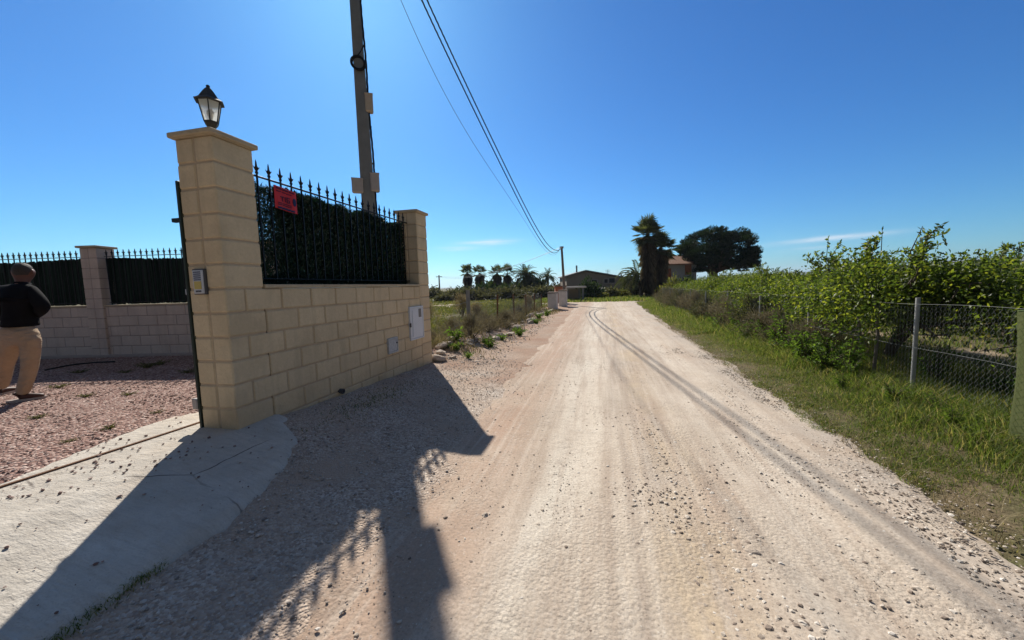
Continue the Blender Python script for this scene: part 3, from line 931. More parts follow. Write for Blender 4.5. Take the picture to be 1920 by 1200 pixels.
trk = thing('gate_track', 'thin rusty gate rail set across the concrete apron', 'gate rail', W(0.05, -.55, .33)); TO = np.array(trk.location)
a = Acc()
ss = np.arange(-5, 0.12, .1); ddk = np.interp(ss, [-5, -1.13, .07, .2], [-.82, -.64, -.555, -.55])
pts = sdpts(ss, ddk, .037)
for k in range(len(pts) - 1):
    c = (pts[k] + pts[k + 1]) / 2; ax = pts[k + 1] - pts[k]; L = np.linalg.norm(ax); ax /= L; ay = np.cross((0, 0, 1), ax); ay /= np.linalg.norm(ay); az = np.cross(ax, ay)
    a.box(c, (L + .002, .022, .016), np.array([ax, ay, az]))
a.build('rail', M['rust'], trk, False, TO)

# ------------------------------------------------------------------ far boundary wall of the yard
B0 = np.array([-16.2, 8.19, 0.0]); B1 = np.array([-1.95, 7.77, 0.0])
BX = (B1 - B0) / np.linalg.norm(B1 - B0); BY = np.array([-BX[1], BX[0], 0]); BA = np.array([BX, BY, (0, 0, 1)])
BL = np.linalg.norm(B1 - B0)
bw = thing('boundary_wall', 'pale pinkish block wall with capped pillars across the back of the yard', 'wall', B0 + [0, 0, .2]); BO = np.array(bw.location)
a = Acc(); rh = 0.208
course_blocks(a, B0, BX, BY, BL, .20, 1.36 - 5 * rh, 5, 0.41, rh, 0, 0, .012)
c = B0 + BX * BL / 2 + BY * .10
a.box((c[0], c[1], .74), (BL, .20 - .016, 1.235), BA, 0, 1)
a.build('base_wall', [M['pinkblock'], M['pinkmortar']], bw, False, BO)
a = Acc(); c = B0 + BX * BL / 2 + BY * .06
a.box((c[0], c[1], .29), (BL, .30, .13), BA, .01); a.build('footing', M['pinkmortar'], bw, False, BO)
a = Acc(); c = B0 + BX * BL / 2 + BY * .10
a.box((c[0], c[1], 1.377), (BL, .23, .028), BA, .004); a.build('coping', M['cap'], bw, False, BO)
bp = [3.95, 7.56, 11.17]
for x in bp:
    a = Acc(); zt = 2.57
    while zt > .25:
        zb = max(zt - rh, .2)
        for q in (0, 1):
            c = B0 + BX * (x + (-.09 if q else .09)) + BY * .13
            a.box((c[0], c[1], (zt + zb) / 2), (.18 - .010, .36, zt - zb - .012), BA, .008, 0)
        zt -= rh
    c = B0 + BX * x + BY * .13
    a.box((c[0], c[1], 1.38), (.344, .344, 2.36), BA, 0, 1)
    o = a.build('pillar', [M['pinkblock'], M['pinkmortar']], bw, False, BO)
    b = Acc(); b.box((c[0], c[1], 2.594), (.44, .44, .045), BA, .008); b.build('cap', M['cap'], o, False, BO)
labs = ['spiked railing on the pale yard wall, left of its capped pillar', 'spiked railing on the pale yard wall, between capped pillar and gate pillar', 'x']
for k, (x0, x1) in enumerate(((4.15, 7.36), (7.76, 10.97))):
    iron_fence(B0 + BX * x0 + BY * .08 + [0, 0, 1.39], BX, x1 - x0, 1.44, 2.40, 2.545, 26, labs[k], 'spiked iron railings')
    a = Acc(); n = int((x1 - x0) / .0095)
    for q in range(n):
        x = x0 + .01 + (x1 - x0 - .02) * q / n
        top = 2.37 - .05 * abs(sin((x - x0) * 1.05)) + RS.uniform(-.015, .02)
        p = B0 + BX * (x + RS.uniform(-.006, .006)) + BY * (.125 + RS.uniform(-.014, .014))
        p2 = p + BX * RS.uniform(-.018, .018)
        a.tube([p + [0, 0, 1.395 + RS.uniform(0, .03)], (p + p2) / 2 + [0, 0, 1.9], p2 + [0, 0, top]], RS.uniform(.011, .016), 5)
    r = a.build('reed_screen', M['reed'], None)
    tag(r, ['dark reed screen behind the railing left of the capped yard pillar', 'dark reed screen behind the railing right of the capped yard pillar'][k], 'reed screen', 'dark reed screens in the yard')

# ------------------------------------------------------------------ utility pole
PY = 8.9
pb = aty(692, 395, PY); pt_ = aty(665, 0, PY)
tilt = (pt_ - pb) / (pt_[2] - pb[2])
POLE = lambda z: pb + tilt * (z - pb[2])
up = thing('utility_pole', 'tall grey concrete utility pole with cables and boxes behind the near wall', 'utility pole', POLE(0.1)); UO = np.array(up.location)
PTOP = 11.6
a = Acc()
vd = np.array([pb[0], pb[1], 0]); vd /= np.linalg.norm(vd); vs = np.array([vd[1], -vd[0], 0])
rows = []
zs = np.linspace(0.05, PTOP, 14)
for z in zs:
    w = np.interp(z, [0, 3.3, 8, PTOP], [.32, .295, .205, .16]); h = w * .8; b = .02
    c = POLE(z)
    rows.append([c + vs * x + vd * y for x, y in ((-w / 2 + b, -h / 2), (w / 2 - b, -h / 2), (w / 2, -h / 2 + b), (w / 2, h / 2 - b), (w / 2 - b, h / 2), (-w / 2 + b, h / 2), (-w / 2, h / 2 - b), (-w / 2, -h / 2 + b))])
V = np.array(rows).reshape(-1, 3); n = 8
F = [(i * n + j, i * n + (j + 1) % n, (i + 1) * n + (j + 1) % n, (i + 1) * n + j) for i in range(len(zs) - 1) for j in range(n)]
a.add(V, F + [tuple(range(len(V) - n, len(V)))])
a.build('shaft', M['concpole'], up, False, UO)
pw_ = lambda z: np.interp(z, [0, 3.3, 8, PTOP], [.32, .295, .205, .16])
A_p = np.array([vs, vd, (0, 0, 1)])
zof = lambda y: aty(680, y, PY)[2]
# cables running down the right side
a = Acc(); zz = np.linspace(3.2, PTOP - .3, 220)
for k in range(3):
    pts = [POLE(z) + vs * (pw_(z) / 2 + .022 + .012 * cos(z * 9 + k * 2.1) + .008 * sin(z * 3.1)) + vd * (-.05 + .014 * sin(z * 9 + k * 2.1)) for z in zz]
    a.tube(pts, .012, 5)
for z in (9.6, 8.7, 7.9, 6.9, 5.9, 5.2, 4.4):
    c = POLE(z); a.box(c + vs * (pw_(z) / 2 + .02) - vd * .05, (.05, .05, .03), A_p)
a.build('cable', M['cable'], up, True, UO)
# coil of spare cable
a = Acc(); zc = zof(124); c = POLE(zc) - vs * .02 - vd * (pw_(zc) * .4 + .05)
for k in range(7):
    th = np.linspace(0, 2 * pi, 28); r_ = .135 + .012 * sin(k * 2.2)
    off = vs * (.014 * sin(k * 1.7)) + np.array([0, 0, .012 * cos(k * 2.9)]) + vd * (.012 * (k % 3))
    a.tube([c + off + vs * r_ * cos(x) + np.array([0, 0, r_ * 1.02 * sin(x)]) for x in th], .0105, 5, caps=False)
a.tube([c + np.array([0, 0, .14]), c + vs * .07 + np.array([0, 0, .24]), c + vs * .16 + np.array([0, 0, .42])], .011, 5)
a.build('cable_coil', M['cable'], up, True, UO)
for nm, x0, x1, y0, y1, dp, mt in (('junction_box', 686, 698, 176, 212, .16, 'beigebox'), ('junction_box', 662, 680, 338, 366, .14, 'greybox'), ('junction_box', 696, 710, 325, 360, .20, 'greybox')):
    p0 = aty(x0, y1, PY); p1 = aty(x1, y0, PY)
    a = Acc(); c = (p0 + p1) / 2
    back = 0.0 if x0 > 670 else -pw_(c[2]) * .4 - dp / 2
    a.box(c + vd * back, (abs(p1[0] - p0[0]) * 1.0, dp, p1[2] - p0[2]), A_p, .025)
    a.box(c + vd * back + np.array([0, 0, (p1[2] - p0[2]) / 2 - .02]), (abs(p1[0] - p0[0]) * 1.05, dp * 1.06, .03), A_p, .008)
    o = a.build(nm, M[mt], up, False, UO)
    if x0 < 670: o['label'] = 'grey box on the front of the pole'
a = Acc(); c = POLE(10.9)
a.box(c + vs * .14 - vd * .0, (.34, .05, .05), A_p, .006); a.tube([c + vs * .26 + [0, 0, -.05], c + vs * .26 + [0, 0, .12]], .03, 8)
a.build('bracket', M['galv'], up, False, UO)

# ------------------------------------------------------------------ far wooden pole and overhead cables
WPY = 29.5
wb = aty(1059, 560, WPY); wt = aty(1053, 462, WPY)
wp = thing('utility_pole', 'slim wooden utility pole at the far end of the track', 'utility pole', (wb[0], wb[1], 0)); WO = np.array(wp.location)
a = Acc(); dirw = (wt - wb) / (wt[2] - wb[2])
a.tube([wb + dirw * (z - wb[2]) for z in (-.2, 1.5, 3, wt[2])], [.12, .11, .095, .08], 10); a.build('shaft', M['wood'], wp, True, WO)
a = Acc(); a.box(wt + np.array([0, 0, -.12]), (.30, .06, .07), None, .01)
for q in (-.12, .12): a.lathe([(.001, 0), (.03, 0), (.035, .05), (.02, .09), (.001, .1)], 8, wt + np.array([q, 0, -.08]))
a.build('insulator', M['greybox'], wp, False, WO)

PA = POLE(10.95) + vs * .26
LB = wt - np.array([0, 0, .05])
pn = np.cross(np.array([LB[0] - PA[0], LB[1] - PA[1], 0]), (0, 0, 1.0)); pn /= np.linalg.norm(pn)


def on_plane(x, y, sh=0.0):
    d_ = ray(x, y); return CC + d_ * (((PA + pn * sh - CC) @ pn) / (d_ @ pn))


def catmull(P, n):
    P = np.asarray(P, float); P = np.vstack([2 * P[0] - P[1], P, 2 * P[-1] - P[-2]]); out = []
    for i in range(1, len(P) - 2):
        for t_ in np.linspace(0, 1, n, endpoint=False):
            p0, p1, p2, p3 = P[i - 1], P[i], P[i + 1], P[i + 2]
            out.append(.5 * ((2 * p1) + (-p0 + p2) * t_ + (2 * p0 - 5 * p1 + 4 * p2 - p3) * t_ ** 2 + (-p0 + 3 * p1 - 3 * p2 + p3) * t_ ** 3))
    out.append(P[-2]); return np.array(out)


def overhead(pix, start, end, r, label, name, twist, sh=0.0):
    core = [on_plane(x, y, sh) for x, y in pix]
    # a sagging span: fit height as a smooth curve over the run so that it hangs naturally
    P = np.vstack([[start], core, [end]])
    run = np.concatenate([[0], np.cumsum(np.linalg.norm(np.diff(P[:, :2], axis=0), axis=1))])
    cz = np.polyfit(run, P[:, 2], 4, w=np.r_[4, np.ones(len(core)), 4])
    u = np.linspace(0, run[-1], 260)
    xy = np.stack([np.interp(u, run, P[:, 0]), np.interp(u, run, P[:, 1])], -1)
    z = np.polyval(cz, u)
    L = np.column_stack([xy, z])
    a = Acc()
    if twist:
        uu = np.linspace(0, run[-1], 1400); Ld = np.column_stack([np.interp(uu, u, L[:, k]) for k in range(3)])
        for k in range(3):
            ph = uu * 2 * pi / .55 + k * 2 * pi / 3
            a.tube(Ld + pn * (np.cos(ph) * r)[:, None] + np.array([0, 0, 1.0]) * (np.sin(ph) * r)[:, None], r * .85, 5)
    else:
        a.tube(L, r, 5)
    o = a.build(name, M['cable' if twist else 'wire'], None, True)
    tag(o, label, 'cable', 'overhead cables between the two poles'); return o


overhead([(801, 0), (875, 161), (915, 246), (952, 319), (985, 385), (1010, 438), (1030, 459)], PA + vs * .06, LB + [0.1, 0, 0.02], .013, 'thick black overhead cable, right hand one of the close pair', 'power_cable', True, 0.05)
overhead([(787, 0), (857, 136), (893, 216), (930, 290), (967, 365), (1005, 440), (1028, 466)], PA - vs * .06, LB - [0.1, 0, 0.08], .013, 'thick black overhead cable, left hand one of the close pair', 'power_cable', True, -0.05)
overhead([(744, 0), (790, 88), (840, 180), (890, 266), (940, 350), (985, 420), (1015, 458)], PA - vs * .2 - [0, 0, .2], LB - [0.15, 0, 0.2], .007, 'thin single overhead wire left of the two thick cables', 'overhead_wire', False, -0.2)

fpB = aty(825, 560, 62); fpT = aty(823, 516, 62)
fp = thing('utility_pole', 'tiny dark utility pole beyond the field on the left', 'utility pole', (fpB[0], fpB[1], 0)); FO = np.array(fp.location)
a = Acc(); a.tube([(fpB[0], fpB[1], -.2), tuple(fpT)], [.14, .10], 8); a.build('shaft', M['wood'], fp, True, FO)
a = Acc(); a.box(fpT - [0, 0, .25], (1.0, .1, .1)); a.build('crossarm', M['wood'], fp, False, FO)
for k, (dx, dz) in enumerate(((-.4, 0), (.4, -.15))):
    a = Acc(); u = np.linspace(0, 1, 60)[:, None]
    L = LB * (1 - u) + (fpT - [dx, 0, .2]) * u; L = L - np.array([0, 0, 1.0]) * (1.1 + .25 * k) * 4 * u * (1 - u) * .8
    a.tube(L, .010, 4)
    tag(a.build('overhead_wire', M['wire'], None), ['upper thin sagging wire from the wooden pole over the palms', 'lower thin sagging wire from the wooden pole over the palms'][k], 'cable')

# ------------------------------------------------------------------ left field fence
FPOST = [(7.3, 1.48, .055), (10.2, 1.28, .03), (13.0, 1.22, .03), (15.6, 1.15, .03), (18.1, 1.1, .03), (20.7, 1.02, .03)]
lf = thing('wire_fence', 'leaning wire fence on thin posts along the stony field edge', 'fence', W(7.3, -.35, 0)); LO = np.array(lf.location)
for s0, zt, r_ in FPOST:
    a = Acc(); b_ = W(s0, -.35, -.1); tp = W(s0 + RS.uniform(-.05, .05), -.35 + RS.uniform(-.04, .04), zt)
    a.tube([b_, (b_ + tp) / 2, tp], r_, 7); a.build('post', M['concpole' if r_ > .05 else 'rust'], lf, False, LO)


def netting(acc, s0, s1, d, z0, z1, p, r, sag=0.02):
    n = int((s1 - s0) / p); k = int((z1 - z0) / p)
    i = np.arange(n + 1)[:, None]; j = np.arange(k + 1)[None, :]
    S = s0 + (i + ((j + 0) % 2)) * p + 0 * j
    Z = z0 + j * p + 0 * i
    Z = Z - sag * np.sin((S - s0) * 2.4) * (j / k)
    P = G0 + S[..., None] * DW + (d + .008 * np.where(j % 2, 1, -1) + 0.02 * np.sin(S * 1.7))[..., None] * DN
    P[..., 2] = Z
    for sgn in (0, 1):
        if sgn: A, B = P[1:, :-1], P[:-1, 1:]
        else: A, B = P[:, :-1], P[:, 1:]
        # zig-zag strands: alternate rows lean one way and the other
        rowsel = (np.arange(k) % 2 == 0)
        A_, B_ = (P[:, :-1], P[:, 1:])
    A = P[:, :-1].reshape(-1, 3); B = P[:, 1:].reshape(-1, 3)
    # second family mirrored
    S2 = s0 + (i + 1 - (j % 2)) * p
    P2 = G0 + S2[..., None] * DW + (d + .008 * np.where(j % 2, -1, 1) + 0.02 * np.sin(S2 * 1.7))[..., None] * DN
    P2[..., 2] = z0 + j * p - sag * np.sin((S2 - s0) * 2.4) * (j / k)
    A = np.vstack([A, P2[:, :-1].reshape(-1, 3)]); B = np.vstack([B, P2[:, 1:].reshape(-1, 3)])
    ax = B - A; ax /= np.linalg.norm(ax, axis=1)[:, None]
    u = np.cross(ax, DN); u /= np.linalg.norm(u, axis=1)[:, None]; v = np.cross(ax, u)
    V = []
    for q in range(3):
        o = r * (np.cos(q * 2 * pi / 3) * u + np.sin(q * 2 * pi / 3) * v); V += [A + o, B + o]
    V = np.stack(V, 1); b = (np.arange(len(A)) * 6)[:, None]
    F = np.concatenate([b + np.array([[0, 2, 3, 1]]), b + np.array([[2, 4, 5, 3]]), b + np.array([[4, 0, 1, 5]])])
    acc.add(V.reshape(-1, 3), F)


a = Acc(); netting(a, 6.2, 21.0, -.35, .12, 1.1, .09, .0022, .05)
for z in (1.12, .6):
    ss = np.linspace(6.2, 21, 40); a.tube(G0 + ss[:, None] * DW - .35 * DN + np.array([0, 0, 1]) * (z - .04 * np.sin(ss * 2.4))[:, None], .004, 4)
a.build('netting', M['galvwire'], lf, False, LO)

# ------------------------------------------------------------------ right chain-link fence
RF = 7.06
rf = thing('chain_link_fence', 'wire mesh fence on grey posts in front of the citrus grove', 'fence', W(3.09, RF, 0)); RO = np.array(rf.location)
for k, s0 in enumerate((3.09, 5.62, 7.9, 10.4, 12.9, 15.4, 17.9, 20.4, 22.9)):
    a = Acc(); zt = 1.27 if k == 0 else 1.17
    a.tube([W(s0, RF, -.1), W(s0, RF, zt)], .024, 9); a.build('post', M['galv'], rf, True, RO)
a = Acc(); netting(a, .2, 23.0, RF - .03, .10, 1.20, .06, .0011, .02)
for z in (1.2, .65, .12):
    ss = np.linspace(.2, 23, 140); a.tube(G0 + ss[:, None] * DW + (RF - .03) * DN + np.array([0, 0, 1]) * (z - .015 * np.sin((ss - .2) * 2.4) * z / 1.2)[:, None], .0018, 4)
a.build('mesh_wire', M['galvwire'], rf, False, RO)
# bent wooden stakes tied to the fence
stk = thing('fence_stake', 'pale crooked wooden stake leaning on the mesh fence', 'stake', W(4.2, RF, 0)); KO = np.array(stk.location)
a = Acc(); a.tube([W(4.22, RF + .03, -.05), W(4.2, RF + .05, .5), W(4.22, RF + .02, .9), W(4.3, RF, 1.13)], [.026, .025, .022, .018], 7); a.build('pole', M['wood'], stk, True, KO)
stk2 = thing('fence_stake', 'forked grey branch poking above the mesh fence', 'stake', W(3.85, RF + .04, 0)); KO = np.array(stk2.location)
a = Acc(); a.tube([W(3.9, RF + .05, -.05), W(3.86, RF + .06, .7), W(3.88, RF + .04, 1.05), W(3.92, RF + .03, 1.26)], [.024, .022, .018, .012], 6)
a.tube([W(3.87, RF + .045, 1.02), W(3.70, RF + .03, 1.04), W(3.58, RF, 1.02)], [.016, .013, .008], 6); a.build('branch', M['wood'], stk2, True, KO)

# olive shade net hung over the near end of the mesh
t = NT('olive_net'); v = t.pos()
wv_ = t.n('TexNoise', {'Vector': v, 'Scale': 6.0, 'Detail': 4.0}).outputs['Fac']
c = t.mix(wv_, (0.16, 0.185, 0.075), (0.215, 0.235, 0.10))
p = t.n('BsdfPrincipled', {'Base Color': c, 'Roughness': 0.8, 'Specular IOR Level': 0.15})
tr = t.n('BsdfTranslucent', {'Color': t.mix(1.0, c, (1.3, 1.3, 1.1), 'MULTIPLY')})
tp = t.n('BsdfTransparent')
m1 = t.n('MixShader', {0: 0.45, 1: p.outputs[0], 2: tr.outputs[0]}); m2 = t.n('MixShader', {0: 0.16, 1: m1.outputs[0], 2: tp.outputs[0]})
t.t.links.new(m2.outputs[0], t.out.inputs[0]); M['net'] = t.m
ND = 6.60
nt = thing('shade_net', 'pale olive green netting panel standing before the near end of the mesh fence', 'shade net', W(-.5, ND, 0)); NO = np.array(nt.location)
a = Acc(); nx, nz = 90, 24; fr = []
for i in range(nx + 1):
    for j in range(nz + 1):
        u = i / nx; v_ = j / nz; s0 = 1.36 - 5.0 * u
        z = -.02 + v_ * 1.25 - .014 * abs(sin(u * 26)) * v_
        fr.append(W(s0 + .012 * sin(v_ * 7), ND + .016 * sin(u * 48 + v_ * 2) * (.4 + .6 * (1 - v_)) + .010 * sin(u * 17 + v_ * 5), z))
fr = np.array(fr); bk = fr + DN * .005
F = np.array([(i * (nz + 1) + j, (i + 1) * (nz + 1) + j, (i + 1) * (nz + 1) + j + 1, i * (nz + 1) + j + 1) for i in range(nx) for j in range(nz)])
a.add(np.vstack([fr, bk]), np.vstack([F, F[:, ::-1] + len(fr)])); a.build('sheet', M['net'], nt, True, NO)
a = Acc(); ss = np.linspace(1.36, -3.64, 40)
a.tube(G0 + ss[:, None] * DW + (ND - .006) * DN + np.array([0, 0, 1.232]), .005, 5); a.build('edge_cord', M['weed'], nt, False, NO)
for s0 in (1.25, -1.2, -3.6):
    a = Acc(); a.tube([W(s0, ND + .045, -.1), W(s0, ND + .045, 1.24)], .016, 7); a.build('post', M['rust'], nt, True, NO)
a = Acc(); netting(a, -3.6, 1.34, ND - .030, .04, 1.24, .06, .0008, .01); a.build('mesh_wire', M['weed'], nt, False, NO)


# ------------------------------------------------------------------ citrus trees
def citrus(seed, h=1.75, w=1.35, nleaf=7000, shoots=5, low=.3):
    rs = np.random.RandomState(seed); tr = Acc(); lv = Acc()
    hubs = []
    for k in range(rs.randint(2, 4)):
        th = rs.uniform(0, 2 * pi); b = np.array([rs.uniform(-.02, .02), rs.uniform(-.02, .02), -.1])
        m = b + np.array([cos(th) * .15, sin(th) * .15, .45]); e = m + np.array([cos(th) * .25, sin(th) * .25, .35])
        tr.tube([b, (b + m) / 2 + rs.normal(size=3) * .03, m, e], [.075, .062, .055, .045], 7)
        for q in range(5):
            t2 = th + rs.uniform(-1.5, 1.5); L = rs.uniform(.4, .9)
            e2 = e + np.array([cos(t2) * L, sin(t2) * L, rs.uniform(-.1, .7)])
            tr.tube([e, (e + e2) / 2 + rs.normal(size=3) * .06, e2], [.04, .026, .012], 5); hubs.append(e2)
            for z in range(3):
                e3 = e2 + rs.normal(size=3) * np.array([.25, .25, .18]); tr.tube([e2 - (e2 - e) * .04, e2 * .5 + e3 * .5 + rs.normal(size=3) * .03, e3], [.014, .01, .005], 4)
    # leafy clumps through a hemispherical crown that hangs low at the sides
    cl = []
    for k in range(64):
        v = rs.normal(size=3); v /= np.linalg.norm(v); v[2] = abs(v[2]) if rs.rand() < .72 else v[2] * .55
        rr = rs.uniform(.62, 1.0)
        cl.append((np.array([v[0] * w * rr, v[1] * w * rr, h * .56 + v[2] * h * .40 * rr]), rs.uniform(.18, .34)))
    per = int(nleaf / len(cl))
    for c, r in cl:
        if c[2] < low + .05: continue
        P = np.clip(rs.normal(size=(per, 3)), -1.7, 1.7) * r * .66 + c
        P = P[P[:, 2] > low]
        d = (P - c) * .8 + rs.normal(size=P.shape) * .18; d[:, 2] += .02
        leaves(lv, P, d, rs.uniform(.042, .078, len(P)), rs.uniform(.024, .038, len(P)), 0, .12, .15)
    # upright young shoots
    for k in range(shoots):
        th = rs.uniform(0, 2 * pi); rr = rs.uniform(0, w * .75)
        b = np.array([cos(th) * rr, sin(th) * rr, h * .82]); L = rs.uniform(.3, .72)
        tip = b + np.array([rs.uniform(-.25, .25), rs.uniform(-.25, .25), L])
        mid = (b + tip) / 2 + rs.normal(size=3) * .05
        hb = min(hubs, key=lambda q_: np.linalg.norm(q_ - b)); tr.tube([hb, (hb + b) / 2 + [0, 0, -.03], b, mid, tip], [.012, .011, .010, .008, .004], 4)
        for z in range(rs.randint(2, 5)):
            f0 = rs.uniform(.2, .9); q0 = b * (1 - f0) + tip * f0
            q1 = q0 + np.array([rs.uniform(-.22, .22), rs.uniform(-.22, .22), rs.uniform(.05, .25)]); tr.tube([q0, q1], [.006, .003], 4)
            u = rs.uniform(.15, 1, 22)[:, None]; P = q0 * (1 - u) + q1 * u
            leaves(lv, P, rs.normal(size=P.shape) + [0, 0, .4], rs.uniform(.05, .085, len(P)), rs.uniform(.024, .036, len(P)), 0, .12)
        u = rs.uniform(.05, 1, 40)[:, None]; P = b * (1 - u) + tip * u
        leaves(lv, P, rs.normal(size=P.shape) + [0, 0, .4], rs.uniform(.05, .085, len(P)), rs.uniform(.024, .036, len(P)), 0, .12)
    return tr, lv


protos = []
for k in range(4):
    tr, lv = citrus(100 + k, [1.72, 1.6, 1.66, 1.5][k], [1.2, 1.45, 1.3, 1.4][k], [22000, 19000, 20000, 17000][k], [9, 6, 7, 5][k], [.55, .3, .35, .3][k])
    r = thing('citrus_tree', 'x', 'tree', (0, 0, 0), 'citrus trees of the grove')
    tr.build('trunk', M['bark'], r, True); lv.build('crown', M['citrus'], r)
    protos.append(r)
used = set()


def put_citrus(k, s0, d0, sc, rz, label):
    loc = on(s0, d0)
    if k not in used:
        used.add(k); r = protos[k]; r.location = tuple(loc); r.rotation_euler = (0, 0, rz); r.scale = (sc, sc, sc) if np.isscalar(sc) else sc; r['label'] = label
        return r
    return dup(protos[k], loc, rz, sc, label)


row1 = [(-1.6, 9.1, 1, 1.05), (2.3, 8.75, 3, 1.0), (4.7, 7.72, 0, 1.06), (6.9, 8.1, 2, .95), (9.1, 8.3, 1, .93), (11.4, 8.4, 2, .95), (13.9, 8.7, 3, .98), (16.4, 8.75, 2, .95), (19.0, 8.8, 1, .98), (21.6, 8.9, 0, .85), (24.3, 9.0, 3, .9)]
for i, (s0, d0, k, sc) in enumerate(row1):
    if i == 2: lab = 'tall citrus tree with upright shoots right behind the nearest fence post'
    elif i == 1: lab = 'citrus tree at the right edge above the olive shade net'
    elif i == 3: lab = 'bushy citrus tree between the second and third fence posts, nearest row'
    else: lab = 'citrus tree in the front row of the grove, past the second fence post'
    put_citrus(k, s0, d0, sc, RS.uniform(0, 6), lab) if i else None
for d0 in (12.3, 15.9, 19.5, 23.2, 27):
    for j in range(13):
        s0 = -1.0 + j * 2.7 + RS.uniform(-.25, .25) + (d0 * .3) % 1.5
        if to_sd(CC)[0] + 0 > s0 + 3 or (s0 < (d0 - 3.2) * .12 - 1): continue
        put_citrus(RS.randint(0, 4), s0, d0 + RS.uniform(-.2, .2), (lambda q_: (q_, q_, q_ * RS.uniform(.88, 1.22)))(RS.uniform(.88, 1.08)), RS.uniform(0, 6), 'citrus tree in the rows behind the front row of the grove')

# ------------------------------------------------------------------ verge grass and weeds
def clump(s, d, f, seed): return fbm(s * f, d * f, seed, 3)


a = Acc()
n = 95000; s0 = RS.uniform(-2.2, 9, n); d0 = RS.uniform(5.15, 8.6, n)
edge = 5.45 + .22 * clump(s0, d0, 1.0, 91) + .12 * clump(s0, d0, 3.5, 92)
cl_ = clump(s0, d0, 1.8, 93)
keep = (d0 > edge) & (RS.rand(n) < smooth(-.35, .2, cl_ + (d0 - edge) * .6))
s0, d0, edge, cl_ = s0[keep], d0[keep], edge[keep], cl_[keep]
h = (.026 + .055 * np.clip(d0 - edge, 0, 1) + .10 * smooth(.55, 1.4, d0 - edge) + .14 * smooth(.6, 1.6, d0 - edge) * smooth(3.4, 5.5, s0)) * RS.uniform(.6, 1.5, len(s0)) * (1 + .5 * cl_)
blades(a, sdpts(s0, d0, -.01), h, .004 + .022 * h, .9)
n = 60000; s0 = 9 + 20 * RS.rand(n) ** 1.3; d0 = RS.uniform(5.4, 8.4, n)
edge = np.interp(s0, [9, 30], [5.55, 5.95]) + .25 * clump(s0, d0, .7, 94)
keep = d0 > edge; s0, d0, edge = s0[keep], d0[keep], edge[keep]
h = (.05 + .12 * np.clip(d0 - edge, 0, 1.5)) * RS.uniform(.6, 1.6, len(s0)) * (1 + .4 * clump(s0, d0, .9, 95))
blades(a, sdpts(s0, d0, -.01), h, .012 + .03 * h, .8)
n = 70000; s0 = -2 + 8 * RS.rand(n) ** 1.2; u0 = RS.rand(n) ** 1.1 * 1.1
edge = 5.42 + .22 * clump(s0, s0 * 0 + 5.5, 1.0, 91) + .10 * clump(s0, u0 + 5, 3.5, 92); d0 = edge + u0
keep = RS.rand(n) < smooth(-.25, .35, clump(s0, d0, 2.6, 97) + u0 * .2); s0, d0, u0 = s0[keep], d0[keep], u0[keep]
h = RS.uniform(.018, .06, len(s0)) * (1 + .5 * u0); blades(a, sdpts(s0, d0, -.005), h, .0035 + .03 * h, 1.3)
n = 16000; s0 = RS.uniform(-1.5, 22, n); d0 = RS.normal(6.95, .28, n)
h = (.10 + .30 * RS.rand(n) ** 1.5) * (1 + .5 * clump(s0, d0, .8, 98)) * (.42 + .58 * smooth(3.2, 5.0, s0)); blades(a, sdpts(s0, d0, -.01), h, .006 + .012 * h + .0008 * np.maximum(s0, 0), .8)
# grass between the rows
n = 52000; s0 = RS.uniform(-1.5, 26, n); d0 = 8.2 + 19 * RS.rand(n) ** 1.5
keep = clump(s0, d0, .8, 96) > -.15; s0, d0 = s0[keep], d0[keep]
h = RS.uniform(.06, .26, len(s0)); blades(a, sdpts(s0, d0, -.01), h, .012 + .03 * h, .8)
# grass beyond the end of the track
n = 9000; s0 = RS.uniform(31, 42, n); d0 = RS.uniform(-3, 9, n)
h = RS.uniform(.1, .35, n); blades(a, sdpts(s0, d0, -.01), h, .05 + .04 * h, .6)
tag(a.build('verge_grass', M['grass'], None), 'long green grass along the right hand verge and under the grove', 'grass', None, 'stuff')
a = Acc()
n = 9000; s0 = RS.uniform(-2, 14, n); d0 = 5.4 + 1.9 * RS.rand(n) ** 1.6
h = RS.uniform(.05, .22, n); blades(a, sdpts(s0, d0, -.01), h, np.full(n, .004), 1.6)
tag(a.build('dry_grass', M['straw'], None), 'dry straw lying through the right hand verge', 'grass', None, 'stuff')


def weed_plant(seed, n=60, h=.35, w=.3, L=.12, Wl=.035, stems=10):
    rs = np.random.RandomState(seed); a = Acc(); st = Acc()
    for k in range(stems):
        th = rs.uniform(0, 2 * pi); rr = w * rs.uniform(.2, 1)
        e = np.array([cos(th) * rr, sin(th) * rr, h * rs.uniform(.5, 1.1)])
        st.tube([(0, 0, -.03), e * [.4, .4, .6], e], [.006, .005, .003], 4)
        u = rs.uniform(.1, 1, n // stems)[:, None]; P = e * u * np.hstack([u ** .6, u ** .6, u ** 0])
        leaves(a, P, rs.normal(size=P.shape) + [cos(th), sin(th), .5], rs.uniform(.6, 1.2, len(P)) * L, rs.uniform(.7, 1.2, len(P)) * Wl, 0, .15, .25)
    return a, st


def multi(name, cat, group, protos_, spots, labels):
    done = {}
    for i, (k, s0, d0, sc) in enumerate(spots):
        loc = on(s0, d0); rz = RS.uniform(0, 6); lab = labels(i, s0, d0)
        if k not in done:
            r = thing(name, lab, cat, loc, group, rz); r.scale = (sc, sc, sc); protos_[k](r); done[k] = r
        else: dup(done[k], loc, rz, sc, lab)


def pw_weed(seed, mat='weed', **kw):
    def f(r):
        a, st = weed_plant(seed, **kw); a.build('foliage', M[mat], r); st.build('stem', M['twig'], r, True)
    return f


